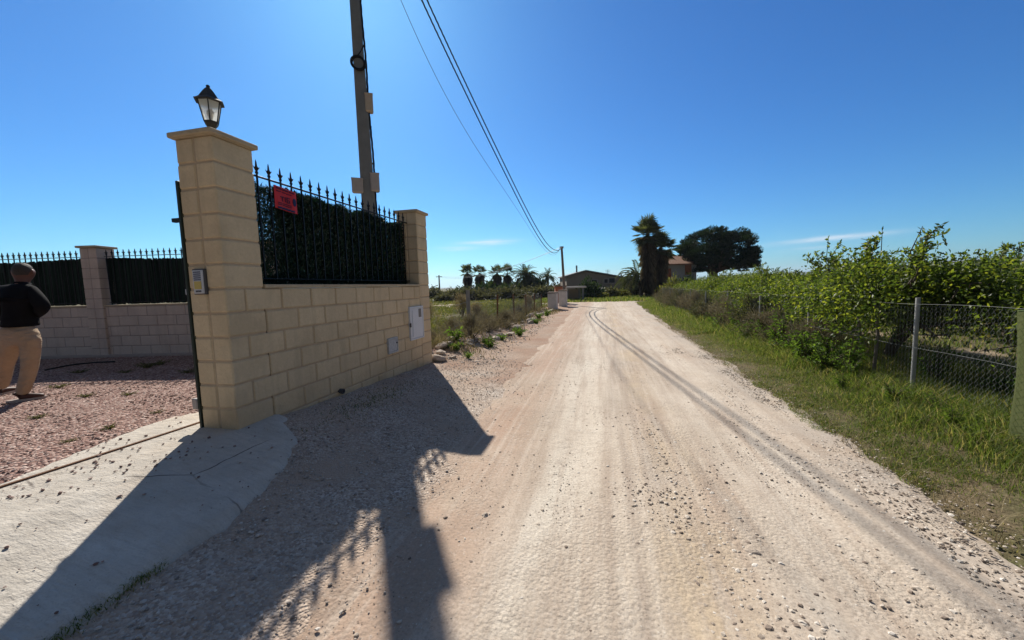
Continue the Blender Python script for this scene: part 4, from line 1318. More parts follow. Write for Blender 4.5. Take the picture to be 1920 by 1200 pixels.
spots = [(0, 2.6, 6.55, .62), (1, 2.25, 6.75, .6), (2, 3.2, 6.35, .5), (0, 3.75, 6.75, .8), (1, 4.3, 6.7, 1.25), (2, 4.8, 6.6, 1.3), (0, 5.1, 6.9, 1.4), (2, 1.75, 6.5, .5), (1, 5.8, 6.7, 1.2), (0, 6.6, 6.8, 1.3), (2, 7.5, 6.6, 1.1), (1, 8.6, 6.9, 1.3), (2, 3.4, 7.5, 1.2), (0, 2.0, 7.6, 1.3), (1, 2.8, 7.9, 1.1), (2, 1.2, 7.8, 1.2), (0, 9.8, 6.7, 1.2), (1, 11.2, 6.9, 1.3), (2, 4.0, 6.85, 1.3), (0, 4.6, 6.95, 1.5), (1, 5.4, 6.75, 1.5), (2, 6.2, 6.9, 1.6), (0, 7.1, 6.9, 1.5), (1, 8.0, 6.8, 1.4), (2, 9.2, 6.85, 1.5), (0, 10.5, 6.9, 1.4)]
multi('weed', 'weed', 'leafy weeds on the right hand verge', [pw_weed(5, n=420, h=.40, w=.28, L=.06, Wl=.02, stems=22), pw_weed(6, n=480, h=.34, w=.32, L=.055, Wl=.022, stems=26), pw_weed(7, n=380, h=.48, w=.2, L=.10, Wl=.012, stems=22)], spots,
      lambda i, s0, d0: 'leafy green weed growing at the foot of the right hand mesh fence')


def scrub(seed, n=900, h=.9, w=.6, mat='drytwig', fine=.010):
    def f(r):
        rs = np.random.RandomState(seed); a = Acc(); st = Acc()
        for k in range(26):
            th = rs.uniform(0, 2 * pi); el = rs.uniform(.5, 1.5); L = rs.uniform(.6, 1.05)
            e = np.array([cos(th) * cos(el) * w * 1.4, sin(th) * cos(el) * w * 1.4, sin(el) * h]) * L
            m = e * [.45, .45, .6] + rs.normal(size=3) * .04
            st.tube([(0, 0, -.05), m, e], [.010, .007, .003], 4)
            q = n // 26; u = rs.uniform(.25, 1, q)[:, None]; P = (m * (1 - u) + e * u) + rs.normal(size=(q, 3)) * .07
            d = rs.normal(size=(q, 3)) * .6 + e / (np.linalg.norm(e) + .01)
            leaves(a, P, d, rs.uniform(.06, .2, q), rs.uniform(.5, 1.4, q) * fine, 0, .1)
        a.build('foliage', M[mat], r); st.build('stem', M['twig'], r, True)
    return f


sp = [(0, 5.6, 7.1, .8), (1, 7.2, 7.15, 1.0), (2, 8.7, 7.2, 1.1), (0, 10.2, 7.1, 1.05), (1, 11.6, 7.25, 1.1), (2, 13.2, 7.15, 1.0), (0, 14.6, 7.2, 1.15), (1, 16.1, 7.15, 1.1), (2, 17.6, 7.1, 1.15), (0, 19.2, 7.2, 1.2), (1, 20.7, 7.1, 1.2), (2, 22.3, 7.2, 1.2), (0, 23.8, 7.3, 1.1), (1, 9.4, 6.9, .7), (2, 12.3, 6.8, .75), (0, 6.4, 6.9, .6)]
multi('dry_shrub', 'shrub', 'dry shrubs along the mesh fence', [scrub(21, 2600, .95, .62), scrub(22, 2600, .85, .7), scrub(23, 2400, 1.0, .55, 'bush', .014)], sp,
      lambda i, s0, d0: 'greyish dry shrub tangled in the mesh fence past the second post')

# ------------------------------------------------------------------ left field growth
a = Acc(); n = 60000; s0 = 4.8 + 48 * RS.rand(n) ** 1.5; d0 = -.55 - (2.0 + .5 * s0) * RS.rand(n)
keep = (clump(s0, d0, .7, 101) > -.25) & (s0 > 5.5 + 0 * d0) ; s0, d0 = s0[keep], d0[keep]
h = RS.uniform(.05, .28, len(s0)) * (1 + .8 * clump(s0, d0, .4, 102)); blades(a, sdpts(s0, d0, -.01), h, .010 + .0016 * s0 + .02 * h, .8)
tag(a.build('field_weeds', M['fieldgreen'], None), 'patchy yellow green weeds across the open field on the left', 'weeds', None, 'stuff')
a = Acc(); n = 5200; s0 = 4.5 + 16 * RS.rand(n) ** 1.2; d0 = RS.normal(.05, .33, n) + .012 * s0; keep = clump(s0, d0, 1.6, 104) > .0; s0, d0 = s0[keep], d0[keep]
h = RS.uniform(.03, .16, len(s0)) * (1 + .8 * clump(s0, d0, 1.1, 105)); blades(a, sdpts(s0, d0, -.01), h, .006 + .0012 * s0 + .015 * h, .9)
n = 6500; s0 = 5 + 16 * RS.rand(n) ** 1.3; d0 = RS.normal(-.55, .3, n); keep = clump(s0, d0, 1.2, 107) > -.1; s0, d0 = s0[keep], d0[keep]
h = RS.uniform(.12, .5, len(s0)) * (1 + .6 * clump(s0, d0, .9, 106)); blades(a, sdpts(s0, d0, -.01), h, .005 + .0010 * s0 + .005 * h, .8)
tag(a.build('dry_grass', M['drystalk'], None), 'dry brownish grass standing along the left wire fence and its rubble', 'grass', None, 'stuff')
lsp = [(0, 5.2, .05, .75), (1, 6.2, .55, .9), (2, 6.6, .35, .7), (0, 8.7, .75, .9), (1, 9.2, .6, .8), (2, 5.7, -.15, 1.1), (0, 12.5, .65, .9), (1, 14.6, .45, 1.0), (2, 16.2, .6, 1.0), (0, 7.4, .55, .7), (1, 4.75, .5, .55)]
multi('weed', 'weed', 'green weeds among the stones of the left verge', [pw_weed(31, n=150, h=.22, w=.24, L=.13, Wl=.03, stems=16), pw_weed(32, n=160, h=.26, w=.28, L=.10, Wl=.03, stems=16), pw_weed(33, n=130, h=.3, w=.2, L=.15, Wl=.022, stems=14)], lsp,
      lambda i, s0, d0: 'low green weed among the stones beside the left edge of the track')
lsp = [(0, 9.2, -.5, .62), (1, 10.9, -.35, .6), (0, 12.2, -.55, .6), (1, 6.9, -.75, .55), (0, 8.0, -1.2, .7), (1, 13.8, -.5, .65), (2, 7.8, -2.2, .9), (2, 11.5, -1.6, .85), (0, 15.2, -.6, .7), (1, 17.5, -.8, .8), (2, 9.8, -2.8, 1.0), (0, 6.9, -.15, .75), (1, 8.3, -.1, .8), (0, 10.3, .0, .7), (1, 6.3, -1.6, .7), (2, 19.5, -.9, .9), (0, 5.6, -.65, .45), (2, 14.5, -3.2, 1.1)]
multi('dry_shrub', 'shrub', 'dry shrubs along the left field fence', [scrub(41, 2600, .8, .7), scrub(42, 2400, .7, .8, 'drytwig', .008), scrub(43, 1800, 1.1, .45, 'straw', .012)], lsp,
      lambda i, s0, d0: 'brownish dry shrub by the wire fence of the left field')


# rocks at the field edge
def rock_mesh(seed):
    rs = np.random.RandomState(seed); V = ICO_V.copy(); F = [tuple(f) for f in ICO_F]
    for it in range(2):
        V = list(V); mid = {}; F2 = []
        def mp(i, j):
            k_ = (min(i, j), max(i, j))
            if k_ not in mid: mid[k_] = len(V); p = (np.array(V[i]) + np.array(V[j])) / 2; V.append(p / np.linalg.norm(p))
            return mid[k_]
        for x, y, z in F:
            p, q, r = mp(x, y), mp(y, z), mp(z, x); F2 += [(x, p, r), (y, q, p), (z, r, q), (p, q, r)]
        F = F2; V = np.array(V)
    # cut flats to make it angular
    for k in range(7):
        nrm = rs.normal(size=3); nrm /= np.linalg.norm(nrm); c0 = rs.uniform(.55, .85)
        dp = V @ nrm; V = V - np.clip(dp - c0, 0, None)[:, None] * nrm
    V = V * (1 + .06 * rs.normal(size=(len(V), 1))) * rs.uniform(.75, 1.2, 3) * [1, 1, .7]
    a = Acc(); a.add(V, F); return a


RK = []
for k in range(5):
    me = rock_mesh(200 + k).build('rock', M['rock'], None); RK.append(me)
first = set()
rk = []
for i in range(58):
    s0 = 4.4 + 17 * (i / 58) ** 1.4 + RS.uniform(-.2, .2); d0 = RS.uniform(-.55, .30) + .25 * min(1, s0 / 15)
    rk.append((s0, d0, RS.uniform(.05, .19) * (1.0 if s0 < 12 else 1.3), 'pale angular stone in the rubble line at the left field edge'))
rk += [(4.3, -.05, .22, 'large pale boulder just past the end of the cream wall'), (-.41, 4.01, .035, 'pale angular stone lying in the loose gravel of the track'), (-.35, 2.42, .03, 'small flat white stone on the left wheel track')]
for i, (s0, d0, r_, lab) in enumerate(rk):
    k = i % 5; loc = on(s0, d0, r_ * .18)
    if k in first: o = RK[k].copy(); COL.objects.link(o)
    else: first.add(k); o = RK[k]
    o.location = tuple(loc); o.rotation_euler = (RS.uniform(-.3, .3), RS.uniform(-.3, .3), RS.uniform(0, 6)); o.scale = (r_ * RS.uniform(.8, 1.4), r_, r_ * RS.uniform(.7, 1))
    tag(o, lab, 'stone', 'stones along the track')

# loose pebbles
a = Acc()
n = 4200; s0 = RS.uniform(-2.0, 9, n); d0 = RS.uniform(1.6, 5.4, n); keep = RS.rand(n) < .35 + .9 * np.clip(clump(s0, d0, 1.1, 111), 0, 1)
pebbles(a, sdpts(s0[keep], d0[keep], .012), .003 + .008 * RS.rand(keep.sum()) ** 3.5)
n = 1500; s0 = RS.normal(-.85, .65, n); d0 = RS.normal(3.95, .22, n); pebbles(a, sdpts(s0, d0, .012), .003 + .015 * RS.rand(n) ** 3.2)
n = 420; s0 = RS.normal(.4, .6, n); d0 = RS.normal(3.55, .12, n); pebbles(a, sdpts(s0, d0, .012), .004 + .012 * RS.rand(n) ** 2.5)
n = 9000; s0 = RS.uniform(-2, 9, n); d0 = RS.normal(5.12, .24, n); pebbles(a, sdpts(s0, d0, .008), .004 + .011 * RS.rand(n) ** 2.4)
n = 900; s0 = -1.5 + 5 * RS.rand(n) ** 1.5; d0 = RS.uniform(1.9, 5.3, n); pebbles(a, sdpts(s0, d0, .010), .004 + .012 * RS.rand(n) ** 2.5)
n = 26000; s0 = -1.6 + 7.5 * RS.rand(n) ** 1.4; d0 = RS.uniform(1.7, 5.5, n); keep = RS.rand(n) < .25 + .75 * smooth(-.2, .4, clump(s0 * .5, d0 * 2.2, 1.0, 115))
pebbles(a, sdpts(s0[keep], d0[keep], .009), .0018 + .0035 * RS.rand(keep.sum()) ** 2)
tag(a.build('track_pebbles', M['pebble'], None), 'loose pebbles scattered over the dirt track and its right edge', 'gravel', None, 'stuff')
a = Acc()
n = 15000; s0 = RS.uniform(-2.5, 5.0, n); d0 = RS.uniform(.05, 2.0, n)
keep = ~((s0 < .3) & (d0 < np.interp(s0, [-2.2, -.9, -.2, .1, .35], [.98, .92, .7, .55, .15]))) & (RS.rand(n) < smooth(2.1, .8, d0) * .9 + .1)
pebbles(a, sdpts(s0[keep], d0[keep], .006), .003 + .010 * RS.rand(keep.sum()) ** 3)
n = 1600; s0 = RS.uniform(4.3, 14, n); d0 = RS.uniform(-.3, 1.2, n); pebbles(a, sdpts(s0, d0, .010), .006 + .024 * RS.rand(n) ** 3)
tag(a.build('bank_pebbles', M['greypebble'], None), 'grey crushed stone banked against the foot of the cream wall', 'gravel', None, 'stuff')
a = Acc()
n = 15000; s0 = RS.uniform(-2.2, 4.0, n); d0 = -.5 - 7 * RS.rand(n) ** 1.6; keep = d0 < np.interp(s0, [-2, -1.2, -.6, .2, .5], [-.7, -.74, -.92, -1.04, -.5])
pebbles(a, sdpts(s0[keep], d0[keep], .008), .005 + .012 * RS.rand(keep.sum()) ** 2)
n = 1600; s0 = RS.uniform(-2.2, .3, n); d0 = -.95 + 1.8 * RS.rand(n) ** 1.5; keep = RS.rand(n) < .12 + .9 * smooth(-.1, .5, clump(s0, d0, 2.2, 117)) * smooth(.9, -.5, d0); pebbles(a, sdpts(s0[keep], d0[keep], .042), .003 + .011 * RS.rand(keep.sum()) ** 2.2)
tag(a.build('yard_pebbles', M['redpebble'], None), 'dark red pebbles of the yard, some strewn over the concrete', 'gravel', None, 'stuff')
# tufts in the yard and at the concrete edge
ysp = [(0, *to_sd(gnd(x, y, .3)), sc) for x, y, sc in ((160, 745, .5), (240, 742, .5), (205, 805, .45), (110, 728, .6), (70, 785, .45), (150, 700, .7), (275, 690, 1.0), (300, 685, .9), (235, 700, .6), (355, 700, .8), (295, 775, .35), (130, 830, .35))]
multi('weed', 'weed', 'small weeds in the red gravel yard', [pw_weed(51, 'fieldgreen', n=220, h=.10, w=.24, L=.04, Wl=.012, stems=18)], ysp, lambda i, s0, d0: 'small green weed growing through the red gravel of the yard')
a = Acc(); n = 900; s0 = RS.uniform(-2.0, -1.25, n); d0 = np.interp(s0, [-2.2, -1.2], [.97, .90]) + RS.normal(0, .025, n)
h = RS.uniform(.015, .05, n); blades(a, sdpts(s0, d0, .0), h, np.full(n, .004), 1.2)
n = 700; s0 = RS.normal(1.5, .5, n); d0 = .45 + RS.normal(0, .12, n); h = RS.uniform(.01, .05, n); blades(a, sdpts(s0, d0, .0), h, np.full(n, .006), 1.2)
tag(a.build('edge_grass', M['grass'], None), 'short grass fringe along the concrete edge and wall gravel', 'grass', None, 'stuff')
a = Acc(); n = 20
hose = [gnd(x, y, .31) for x, y in ((85, 695), (130, 686), (175, 681), (215, 679))]
a.tube(catmull([p + [0, 0, .01] for p in hose], 8), .016, 6)
tag(a.build('hose', M['iron'], None, True), 'black hose lying by the foot of the pale yard wall', 'hose')

# ------------------------------------------------------------------ palms, pine, bushes
def fan_leaf(acc, b, az, el, pet, R, rs, m=0, nseg=15, dead=False):
    d = np.array([cos(az) * cos(el), sin(az) * cos(el), sin(el)]); side = np.array([-sin(az), cos(az), 0]); up_ = np.cross(side, d) * -1
    up_ = np.cross(d, side)
    hub = b + d * pet; hub = hub - np.array([0, 0, .12 * pet * (1 - sin(el))])
    acc.add(np.array([b - side * .02, b + side * .02, hub + side * .014, hub - side * .014]), [(0, 1, 2, 3)], m)
    for k in range(nseg):
        a0 = (k / (nseg - 1) - .5) * 3.9
        v = d * cos(a0) + side * sin(a0)
        L = R * (0.72 + .28 * cos(a0 * .5)) * rs.uniform(.85, 1.08)
        mid = hub + v * L * .55 + up_ * .03 * R; tip = hub + v * L
        dr = (.10 if not dead else .45) * L; tip = tip - np.array([0, 0, dr]); mid = mid - np.array([0, 0, dr * .2])
        w = R * .055; sv = np.cross(v, up_); sv /= np.linalg.norm(sv) + 1e-9
        acc.add(np.array([hub, mid - sv * w, tip, mid + sv * w]), [(0, 1, 2), (0, 2, 3)], m)


def fan_palm(r, H, seed, R=.75, nl=34, skirt=1.4, tr=.16, sk_r=.55, mats=('palm', 'skirt'), lo=-.45):
    rs = np.random.RandomState(seed); cr = Acc(); sk = Acc(); tk = Acc()
    tk.tube([(0, 0, -.2), (rs.uniform(-.05, .05), rs.uniform(-.05, .05), H * .5), (0, 0, H)], [tr * 1.25, tr, tr * .9], 9)
    for k in range(nl):
        el = rs.uniform(lo, 1.45); az = rs.uniform(0, 2 * pi)
        fan_leaf(cr, np.array([0, 0, H + rs.uniform(-.2, .15)]), az, el, R * rs.uniform(.7, 1.25), R * rs.uniform(.8, 1.1), rs)
    n = int(70 * skirt)
    for k in range(n):
        z = H - .1 - skirt * rs.rand(); az = rs.uniform(0, 2 * pi); f = 1 - .45 * (H - z) / skirt
        b = np.array([cos(az) * tr, sin(az) * tr, z]); out = sk_r * f
        out *= rs.uniform(.6, 1.25); e = b + np.array([cos(az) * out, sin(az) * out, -.35 - .7 * rs.rand()])
        sd_ = np.array([-sin(az), cos(az), 0])
        for q in range(7):
            x = (q - 3) * .08 + rs.uniform(-.04, .04)
            tip = e + sd_ * x * 1.6 + np.array([0, 0, -.25 * rs.rand()])
            mid = (b + e) / 2 + sd_ * x + np.array([cos(az), sin(az), 0]) * .1
            sk.add(np.array([b, mid - sd_ * .04, tip, mid + sd_ * .04]), [(0, 1, 2), (0, 2, 3)])
    tk.build('trunk', M['bark'], r, True); cr.build('crown', M[mats[0]], r)
    if skirt > .1: sk.build('skirt', M[mats[1]], r)


def frond(acc, b, az, el, L, rs, nl=26, leaf=.35, droop=1.0):
    P = []; d = np.array([cos(az) * cos(el), sin(az) * cos(el), sin(el)]); p = np.array(b, float)
    n = 14
    for k in range(n + 1):
        P.append(p.copy()); p = p + d * L / n; d = d - np.array([0, 0, droop * .13]); d /= np.linalg.norm(d)
    P = np.array(P); acc.tube(P, np.linspace(.022, .006, n + 1) * max(1, L / 2.5), 4)
    for k in range(nl):
        u = .14 + .86 * k / nl; f = u * n; i = min(int(f), n - 1); q = P[i] + (P[i + 1] - P[i]) * (f - i); t_ = P[i + 1] - P[i]; t_ /= np.linalg.norm(t_)
        sd_ = np.cross(t_, (0, 0, 1)); sd_ /= np.linalg.norm(sd_) + 1e-9; up_ = np.cross(sd_, t_)
        ll = leaf * (1 - abs(u - .45) * .9) * rs.uniform(.85, 1.1)
        for sg in (-1, 1):
            v = sd_ * sg * .8 + t_ * .6 + up_ * .35; v /= np.linalg.norm(v)
            tip = q + v * ll - np.array([0, 0, ll * .25]); mid = q + v * ll * .5
            w = .022 * max(1, L / 2.5)
            acc.add(np.array([q, mid + t_ * w, tip, mid - t_ * w]), [(0, 1, 2), (0, 2, 3)])


def date_palm(r, H, seed, L=2.0, nl=40, tr=.2, el0=-.3):
    rs = np.random.RandomState(seed); tk = Acc(); cr = Acc()
    tk.tube([(0, 0, -.2), (0, 0, H * .5), (0, 0, H)], [tr * 1.2, tr, tr * 1.2], 9)
    for k in range(nl):
        frond(cr, (0, 0, H), rs.uniform(0, 2 * pi), rs.uniform(el0, 1.45), L * rs.uniform(.8, 1.1), rs, 24, L * .2)
    tk.build('trunk', M['bark'], r, True); cr.build('crown', M['palm'], r)


PD = 60
for i, (px, py, lab) in enumerate(((876, 512, 'leftmost small fan palm with a dead leaf skirt beyond the field'), (899, 513, 'second fan palm from the left beyond the field'), (932, 513, 'third fan palm from the left, rising behind green bushes'), (951, 514, 'fourth fan palm from the left, next to the big date palm'))):
    p = aty(px, py, PD); r = thing('fan_palm', lab, 'palm', (p[0], p[1], 0), 'palms beyond the left field')
    fan_palm(r, p[2] + .12, 300 + i, .82, 24, [1.9, 1.9, 1.6, 2.4][i], .17, [.6, .62, .55, .5][i])
p = aty(985, 517, PD); r = thing('date_palm', 'large bushy date palm in the middle of the far palm group', 'palm', (p[0], p[1], 0), 'palms beyond the left field')
date_palm(r, 2.9, 310, 2.5, 90, .35, -.7)
p = aty(1027, 520, PD); r = thing('date_palm', 'slender date palm standing alone left of the wooden pole', 'palm', (p[0], p[1], 0), 'palms beyond the left field')
date_palm(r, p[2], 311, 1.75, 34, .17, -.5)

# tall palm cluster by the house
pc = aty(1214, 556, 39); r = thing('fan_palm', 'tall fan palm with thick brown skirt at the bend of the track', 'palm', (pc[0], pc[1], 0))
fan_palm(r, 6.45, 320, 1.0, 62, 5.3, .22, .66, lo=-.75)
pc2 = aty(1238, 556, 39.5); r = thing('fan_palm', 'shorter fan palm with brown skirt right of the tallest palm', 'palm', (pc2[0], pc2[1], 0))
fan_palm(r, 5.1, 321, .95, 54, 4.1, .22, .56, lo=-.75)
r = thing('date_palm', 'small feathery palm leaning left of the tall skirted palm', 'palm', (pc[0] - .5, pc[1] + .2, 0))
rs = np.random.RandomState(5); tk = Acc(); cr = Acc()
tk.tube([(0, 0, -.2), (-.1, 0, 1.0), (-.45, 0, 2.0)], [.2, .18, .17], 8)
for k in range(26):
    az = pi + rs.uniform(-1.3, 1.3); frond(cr, (-.45, 0, 2.0), az, rs.uniform(.1, 1.35), rs.uniform(2.0, 2.9), rs, 26, .5, 1.1)
tk.build('trunk', M['bark'], r, True); cr.build('crown', M['palm'], r)

# umbrella pine
pp = aty(1341, 535, 46); r = thing('pine_tree', 'broad dark rounded pine tree behind the grove', 'tree', (pp[0], pp[1], 0))
rs = np.random.RandomState(9); tk = Acc(); cr = Acc()
tk.tube([(0, 0, -.3), (.1, 0, 1.2), (0, 0, 2.4), (-.1, 0, 4)], [.34, .28, .25, .18], 9)
lumps = []
for cx, cz, rx, rz_, nn_ in ((-1.25, 5.2, 2.9, 2.85, 112), (2.55, 5.1, 2.2, 2.6, 84), (-3.2, 5.0, 1.0, 1.0, 14), (3.7, 3.7, 1.2, 1.2, 16), (.9, 3.7, 2.4, .9, 26)):
    for k in range(nn_):
        v = rs.normal(size=3); v /= np.linalg.norm(v); f_ = rs.uniform(.55, 1.0)
        lumps.append((np.array([cx + v[0] * rx * f_, v[1] * min(rx * 1.2, 3.0) * f_, cz + v[2] * rz_ * f_]), rs.uniform(.38, .95)))
for k in range(26):
    th = rs.uniform(0, 2 * pi); e = np.array([cos(th) * rs.uniform(1.5, 3.4), sin(th) * rs.uniform(1.5, 3), rs.uniform(3.2, 5.5)])
    tk.tube([(0, 0, rs.uniform(1.8, 3.4)), e * [.5, .5, 0] + [0, 0, 2.9 + .3 * rs.rand()], e], [.13, .09, .04], 6)
for c, rr in lumps:
    n = int(520 * rr); v = ball(n); v[:, 2] = np.where(v[:, 2] < -.2, v[:, 2] * .4, v[:, 2]); P = c + v * rr * RS.uniform(.45, 1, n)[:, None] * [1, 1, .62]
    leaves(cr, P, v + [0, 0, .8], RS.uniform(.12, .30, n), .075, 0, .15)
tk.build('trunk', M['bark'], r, True); cr.build('crown', M['pine'], r)


def bush_mesh(seed, mat, n=1500, w=1.0, h=1.0, leaf=.14):
    def f(r):
        rs = np.random.RandomState(seed); a = Acc(); st = Acc()
        for k in range(22):
            v = rs.normal(size=3); v /= np.linalg.norm(v); v[2] = abs(v[2])
            c = np.array([v[0] * w * rs.uniform(.3, .8), v[1] * w * rs.uniform(.3, .8), h * (.3 + .5 * v[2] * rs.rand())]); rr = rs.uniform(.2, .38) * w
            st.tube([(0, 0, -.1), c * [.4, .4, .5], c], [.03, .02, .01], 4)
            q = n // 22; vv = rs.normal(size=(q, 3)); P = c + vv * rr * .55; P[:, 2] = np.abs(P[:, 2])
            leaves(a, P, vv + [0, 0, .5], rs.uniform(.6, 1.2, q) * leaf, leaf * .5, 0, .15)
        a.build('foliage', M[mat], r); st.build('stem', M['twig'], r, True)
    return f


def bushes(spots, protos_, labels, group):
    done = {}
    for i, (k, px, py, Y, sc) in enumerate(spots):
        p = aty(px, py, Y); sc = sc if not np.isscalar(sc) else (sc, sc, sc)
        lab = labels(i)
        if k not in done:
            r = thing('bush', lab, 'bush', (p[0], p[1], 0), group, RS.uniform(0, 6)); r.scale = sc; protos_[k](r); done[k] = r
        else: dup(done[k], (p[0], p[1], 0), RS.uniform(0, 6), sc, lab)


def bl(i): return ['grey brown bush in the thicket at the far side of the left field', 'green bush below the palms at the far side of the field'][0 if i < 16 else 1]


spt = [(0, 838 + k * 14, 565, 44 + (k * 7) % 5, (1.7 + .5 * ((k * 37) % 7) / 7, 1.7, 0.9 + .7 * ((k * 53) % 5) / 5)) for k in range(16)]
spt += [(1, 908, 560, 54, (2.0, 1.8, 2.1)), (1, 928, 560, 61, (2.4, 2.0, 2.9)), (1, 945, 560, 54, (2.0, 2.0, 1.9)), (1, 1000, 560, 61, (2.3, 2.0, 3.2)), (1, 970, 560, 61.5, (2.2, 2.0, 2.6)), (1, 872, 560, 56, (2.4, 2.0, 1.7))]
spt += [(0, x, 560, 58, (3.2, 2, 1.7)) for x in (780, 800, 1045)]
bushes(spt, [bush_mesh(61, 'bush', 1700, 1.0, 1.0, .2), bush_mesh(62, 'greenbush', 1700, 1.0, 1.0, .2)], lambda i: bl(i) if i < 22 else 'low bush on the skyline past the thicket', 'bushes beyond the left field')
bushes([(0, 1105, 550, 41, (1.5, 1.3, 2.0)), (1, 1145, 555, 43, (1.5, 1.2, 1.2)), (2, 1165, 556, 42, (1.0, 1.0, 1.0)), (1, 1190, 556, 42.5, (1.1, 1.0, 1.9)), (2, 1128, 557, 42, (1.0, 1.0, .7))],
       [bush_mesh(63, 'greenbush', 1600, 1, 1, .2), bush_mesh(64, 'bush', 1500, 1, 1, .2), bush_mesh(65, 'fieldgreen', 1200, 1, 1, .2)],
       lambda i: ['round dark green bush in front of the long shed', 'grey green bush against the middle of the shed', 'yellowish weed clump in front of the shed', 'tall thin bush at the right end of the shed', 'low weed clump right of the round bush'][i], 'bushes in front of the shed')
bushes([(0, 1262, 545, 33, (1.3, 1.2, 1.9)), (1, 1285, 545, 34, (1.4, 1.2, 2.0))], [bush_mesh(66, 'fieldgreen', 1500, 1, 1, .17), bush_mesh(67, 'citrus', 1800, 1, 1, .15)],
       lambda i: ['greyish shrub in front of the tile roofed house', 'bright green bush below the pine tree'][i], 'bushes in front of the house')

# ------------------------------------------------------------------ buildings
SY = 51.0
q = lambda px, py, Y=SY: aty(px, py, Y)
x0, xr, x1 = q(1062, 520)[0], q(1098, 509)[0], q(1196, 524)[0]
z0, zr, z1 = q(1062, 519)[2], q(1098, 509)[2], q(1196, 526)[2]
sh = thing('shed', 'long low grey brown shed with a shallow gable beyond the track end', 'shed', ((x0 + x1) / 2, SY, 0)); O = np.array(sh.location)
a = Acc(); a.prism([(x0, -.4), (x1, -.4), (x1, z1), (xr, zr), (x0, z0)], 7.0, (0, SY, 0), (1, 0, 0), (0, 0, 1), (0, 1, 0)); a.build('wall', M['shedwall'], sh, False, O)
a = Acc()
for (xa, za, xb, zb) in ((x0 - .25, z0 - .06, xr, zr + .04), (xr, zr + .04, x1 + .3, z1 - .02)):
    a.prism([(xa, za + .01), (xb, zb + .01), (xb, zb + .16), (xa, za + .16)], 7.6, (0, SY - .3, 0), (1, 0, 0), (0, 0, 1), (0, 1, 0))
a.build('roof', M['shedroof'], sh, False, O)
for px, py, w, h in ((1114, 528, .7, .45), (1136, 527, .45, .5), (1147, 526, .75, .6), (1168, 542, .6, .35)):
    c = q(px, py); a = Acc(); a.box((c[0], SY - .02, c[2]), (w, .10, h), None, 0)
    o = a.build('window', M['dark'], sh, False, O)
    b = Acc()
    for dx, dz, ww, hh in ((0, h / 2 + .03, w + .12, .06), (0, -h / 2 - .03, w + .12, .06), (-w / 2 - .03, 0, .06, h), (w / 2 + .03, 0, .06, h)):
        b.box((c[0] + dx, SY - .04, c[2] + dz), (ww, .14, hh))
    b.build('frame', M['greybox'], o, False, O)
for px, top in ((1086, 497), (1173, 514)):
    c = q(px, top); a = Acc(); a.tube([(c[0], SY + 2, 1.5), (c[0], SY + 2, c[2] + .05)], .11, 8); a.build('chimney', M['shedroof'], sh, False, O)
an = thing('antenna', 'thin television antenna above the shed roof', 'antenna', (q(1154, 524)[0], SY + 4, 2.0)); c = np.array(an.location)
a = Acc(); zt = aty(1154, 505, SY + 4)[2] - c[2]; a.tube([(0, 0, -.3), (0, 0, zt)], .03, 5)
for k in range(4): a.tube([(-.35, 0, zt - .1 - k * .2), (.35, 0, zt - .1 - k * .2)], .02, 4)
a.build('mast', M['galv'], an)

HY = 46.0
hx0, hx1 = aty(1243, 500, HY)[0], aty(1306, 500, HY)[0]
hz1, hz0 = aty(1250, 482, HY + 2.5)[2], aty(1250, 496, HY)[2]
ho = thing('house', 'pale house with clay tile roof between the tall palms and the pine', 'house', ((hx0 + hx1) / 2, HY + 2.5, 0)); O = np.array(ho.location)
a = Acc(); a.prism([(0, -.3), (5, -.3), (5, hz0), (2.5, hz1 - .1), (0, hz0)], hx1 - hx0, (hx0, HY, 0), (0, 1, 0), (0, 0, 1), (1, 0, 0)); a.build('wall', M['houserender'], ho, False, O)
a = Acc()
for k in range(2):
    pl = [(-.35, hz0 - .12), (2.5, hz1 + .02), (2.5, hz1 + .17), (-.35, hz0 + .03)] if k == 0 else [(2.5, hz1 + .02), (5.35, hz0 - .12), (5.35, hz0 + .03), (2.5, hz1 + .17)]
    xc = hx1 + .1
    a.prism(pl, xc - hx0 + .3, (hx0 - .3, HY, 0), (0, 1, 0), (0, 0, 1), (1, 0, 0))
for k in range(26):
    x = hx0 - .2 + k * (hx1 - hx0 + .4) / 26
    a.tube([(x, HY - .38, hz0 + .02), (x, HY + 2.5, hz1 + .17)], .06, 5)
a.build('roof', M['tile'], ho, False, O)
for px, py, w, h in ((1290, 505, .75, 1.3), (1254, 512, .5, 1.1)):
    c = aty(px, py, HY); a = Acc(); a.box((c[0], HY - .02, c[2]), (w, .1, h)); a.build('shutter', M['shutter'], ho, False, O)
c = aty(1285, 535, HY); a = Acc(); a.box((c[0], HY - .6, 1.2), (3.4, 1.1, .12)); a.build('porch_slab', M['tile'], ho, False, O)

# flat roofed shelter and white piers at the end of the left fence
LY = 36
l0, l1 = aty(1062, 545, LY), aty(1096, 545, LY)
sl = thing('shelter', 'low open shelter with a flat concrete roof behind the white piers', 'shelter', ((l0[0] + l1[0]) / 2, LY, 0)); O = np.array(sl.location)
zt = aty(1080, 537, LY)[2]
a = Acc(); a.box(((l0[0] + l1[0]) / 2, LY + 1, zt - .07), (l1[0] - l0[0] + .3, 2.4, .16), None, .02); a.build('roof', M['whitewash'], sl, False, O)
for x in (l0[0] + .1, l1[0] - .15):
    for y in (LY, LY + 2):
        a = Acc(); a.box((x, y, (zt - .1) / 2 - .1), (.18, .18, zt - .1 + .1), None, .01); a.build('post', M['concpole'], sl, False, O)
a = Acc(); a.box(((l0[0] + l1[0]) / 2, LY + 2.05, .5), (l1[0] - l0[0], .12, 1.2)); a.build('back_wall', M['shedwall'], sl, False, O)
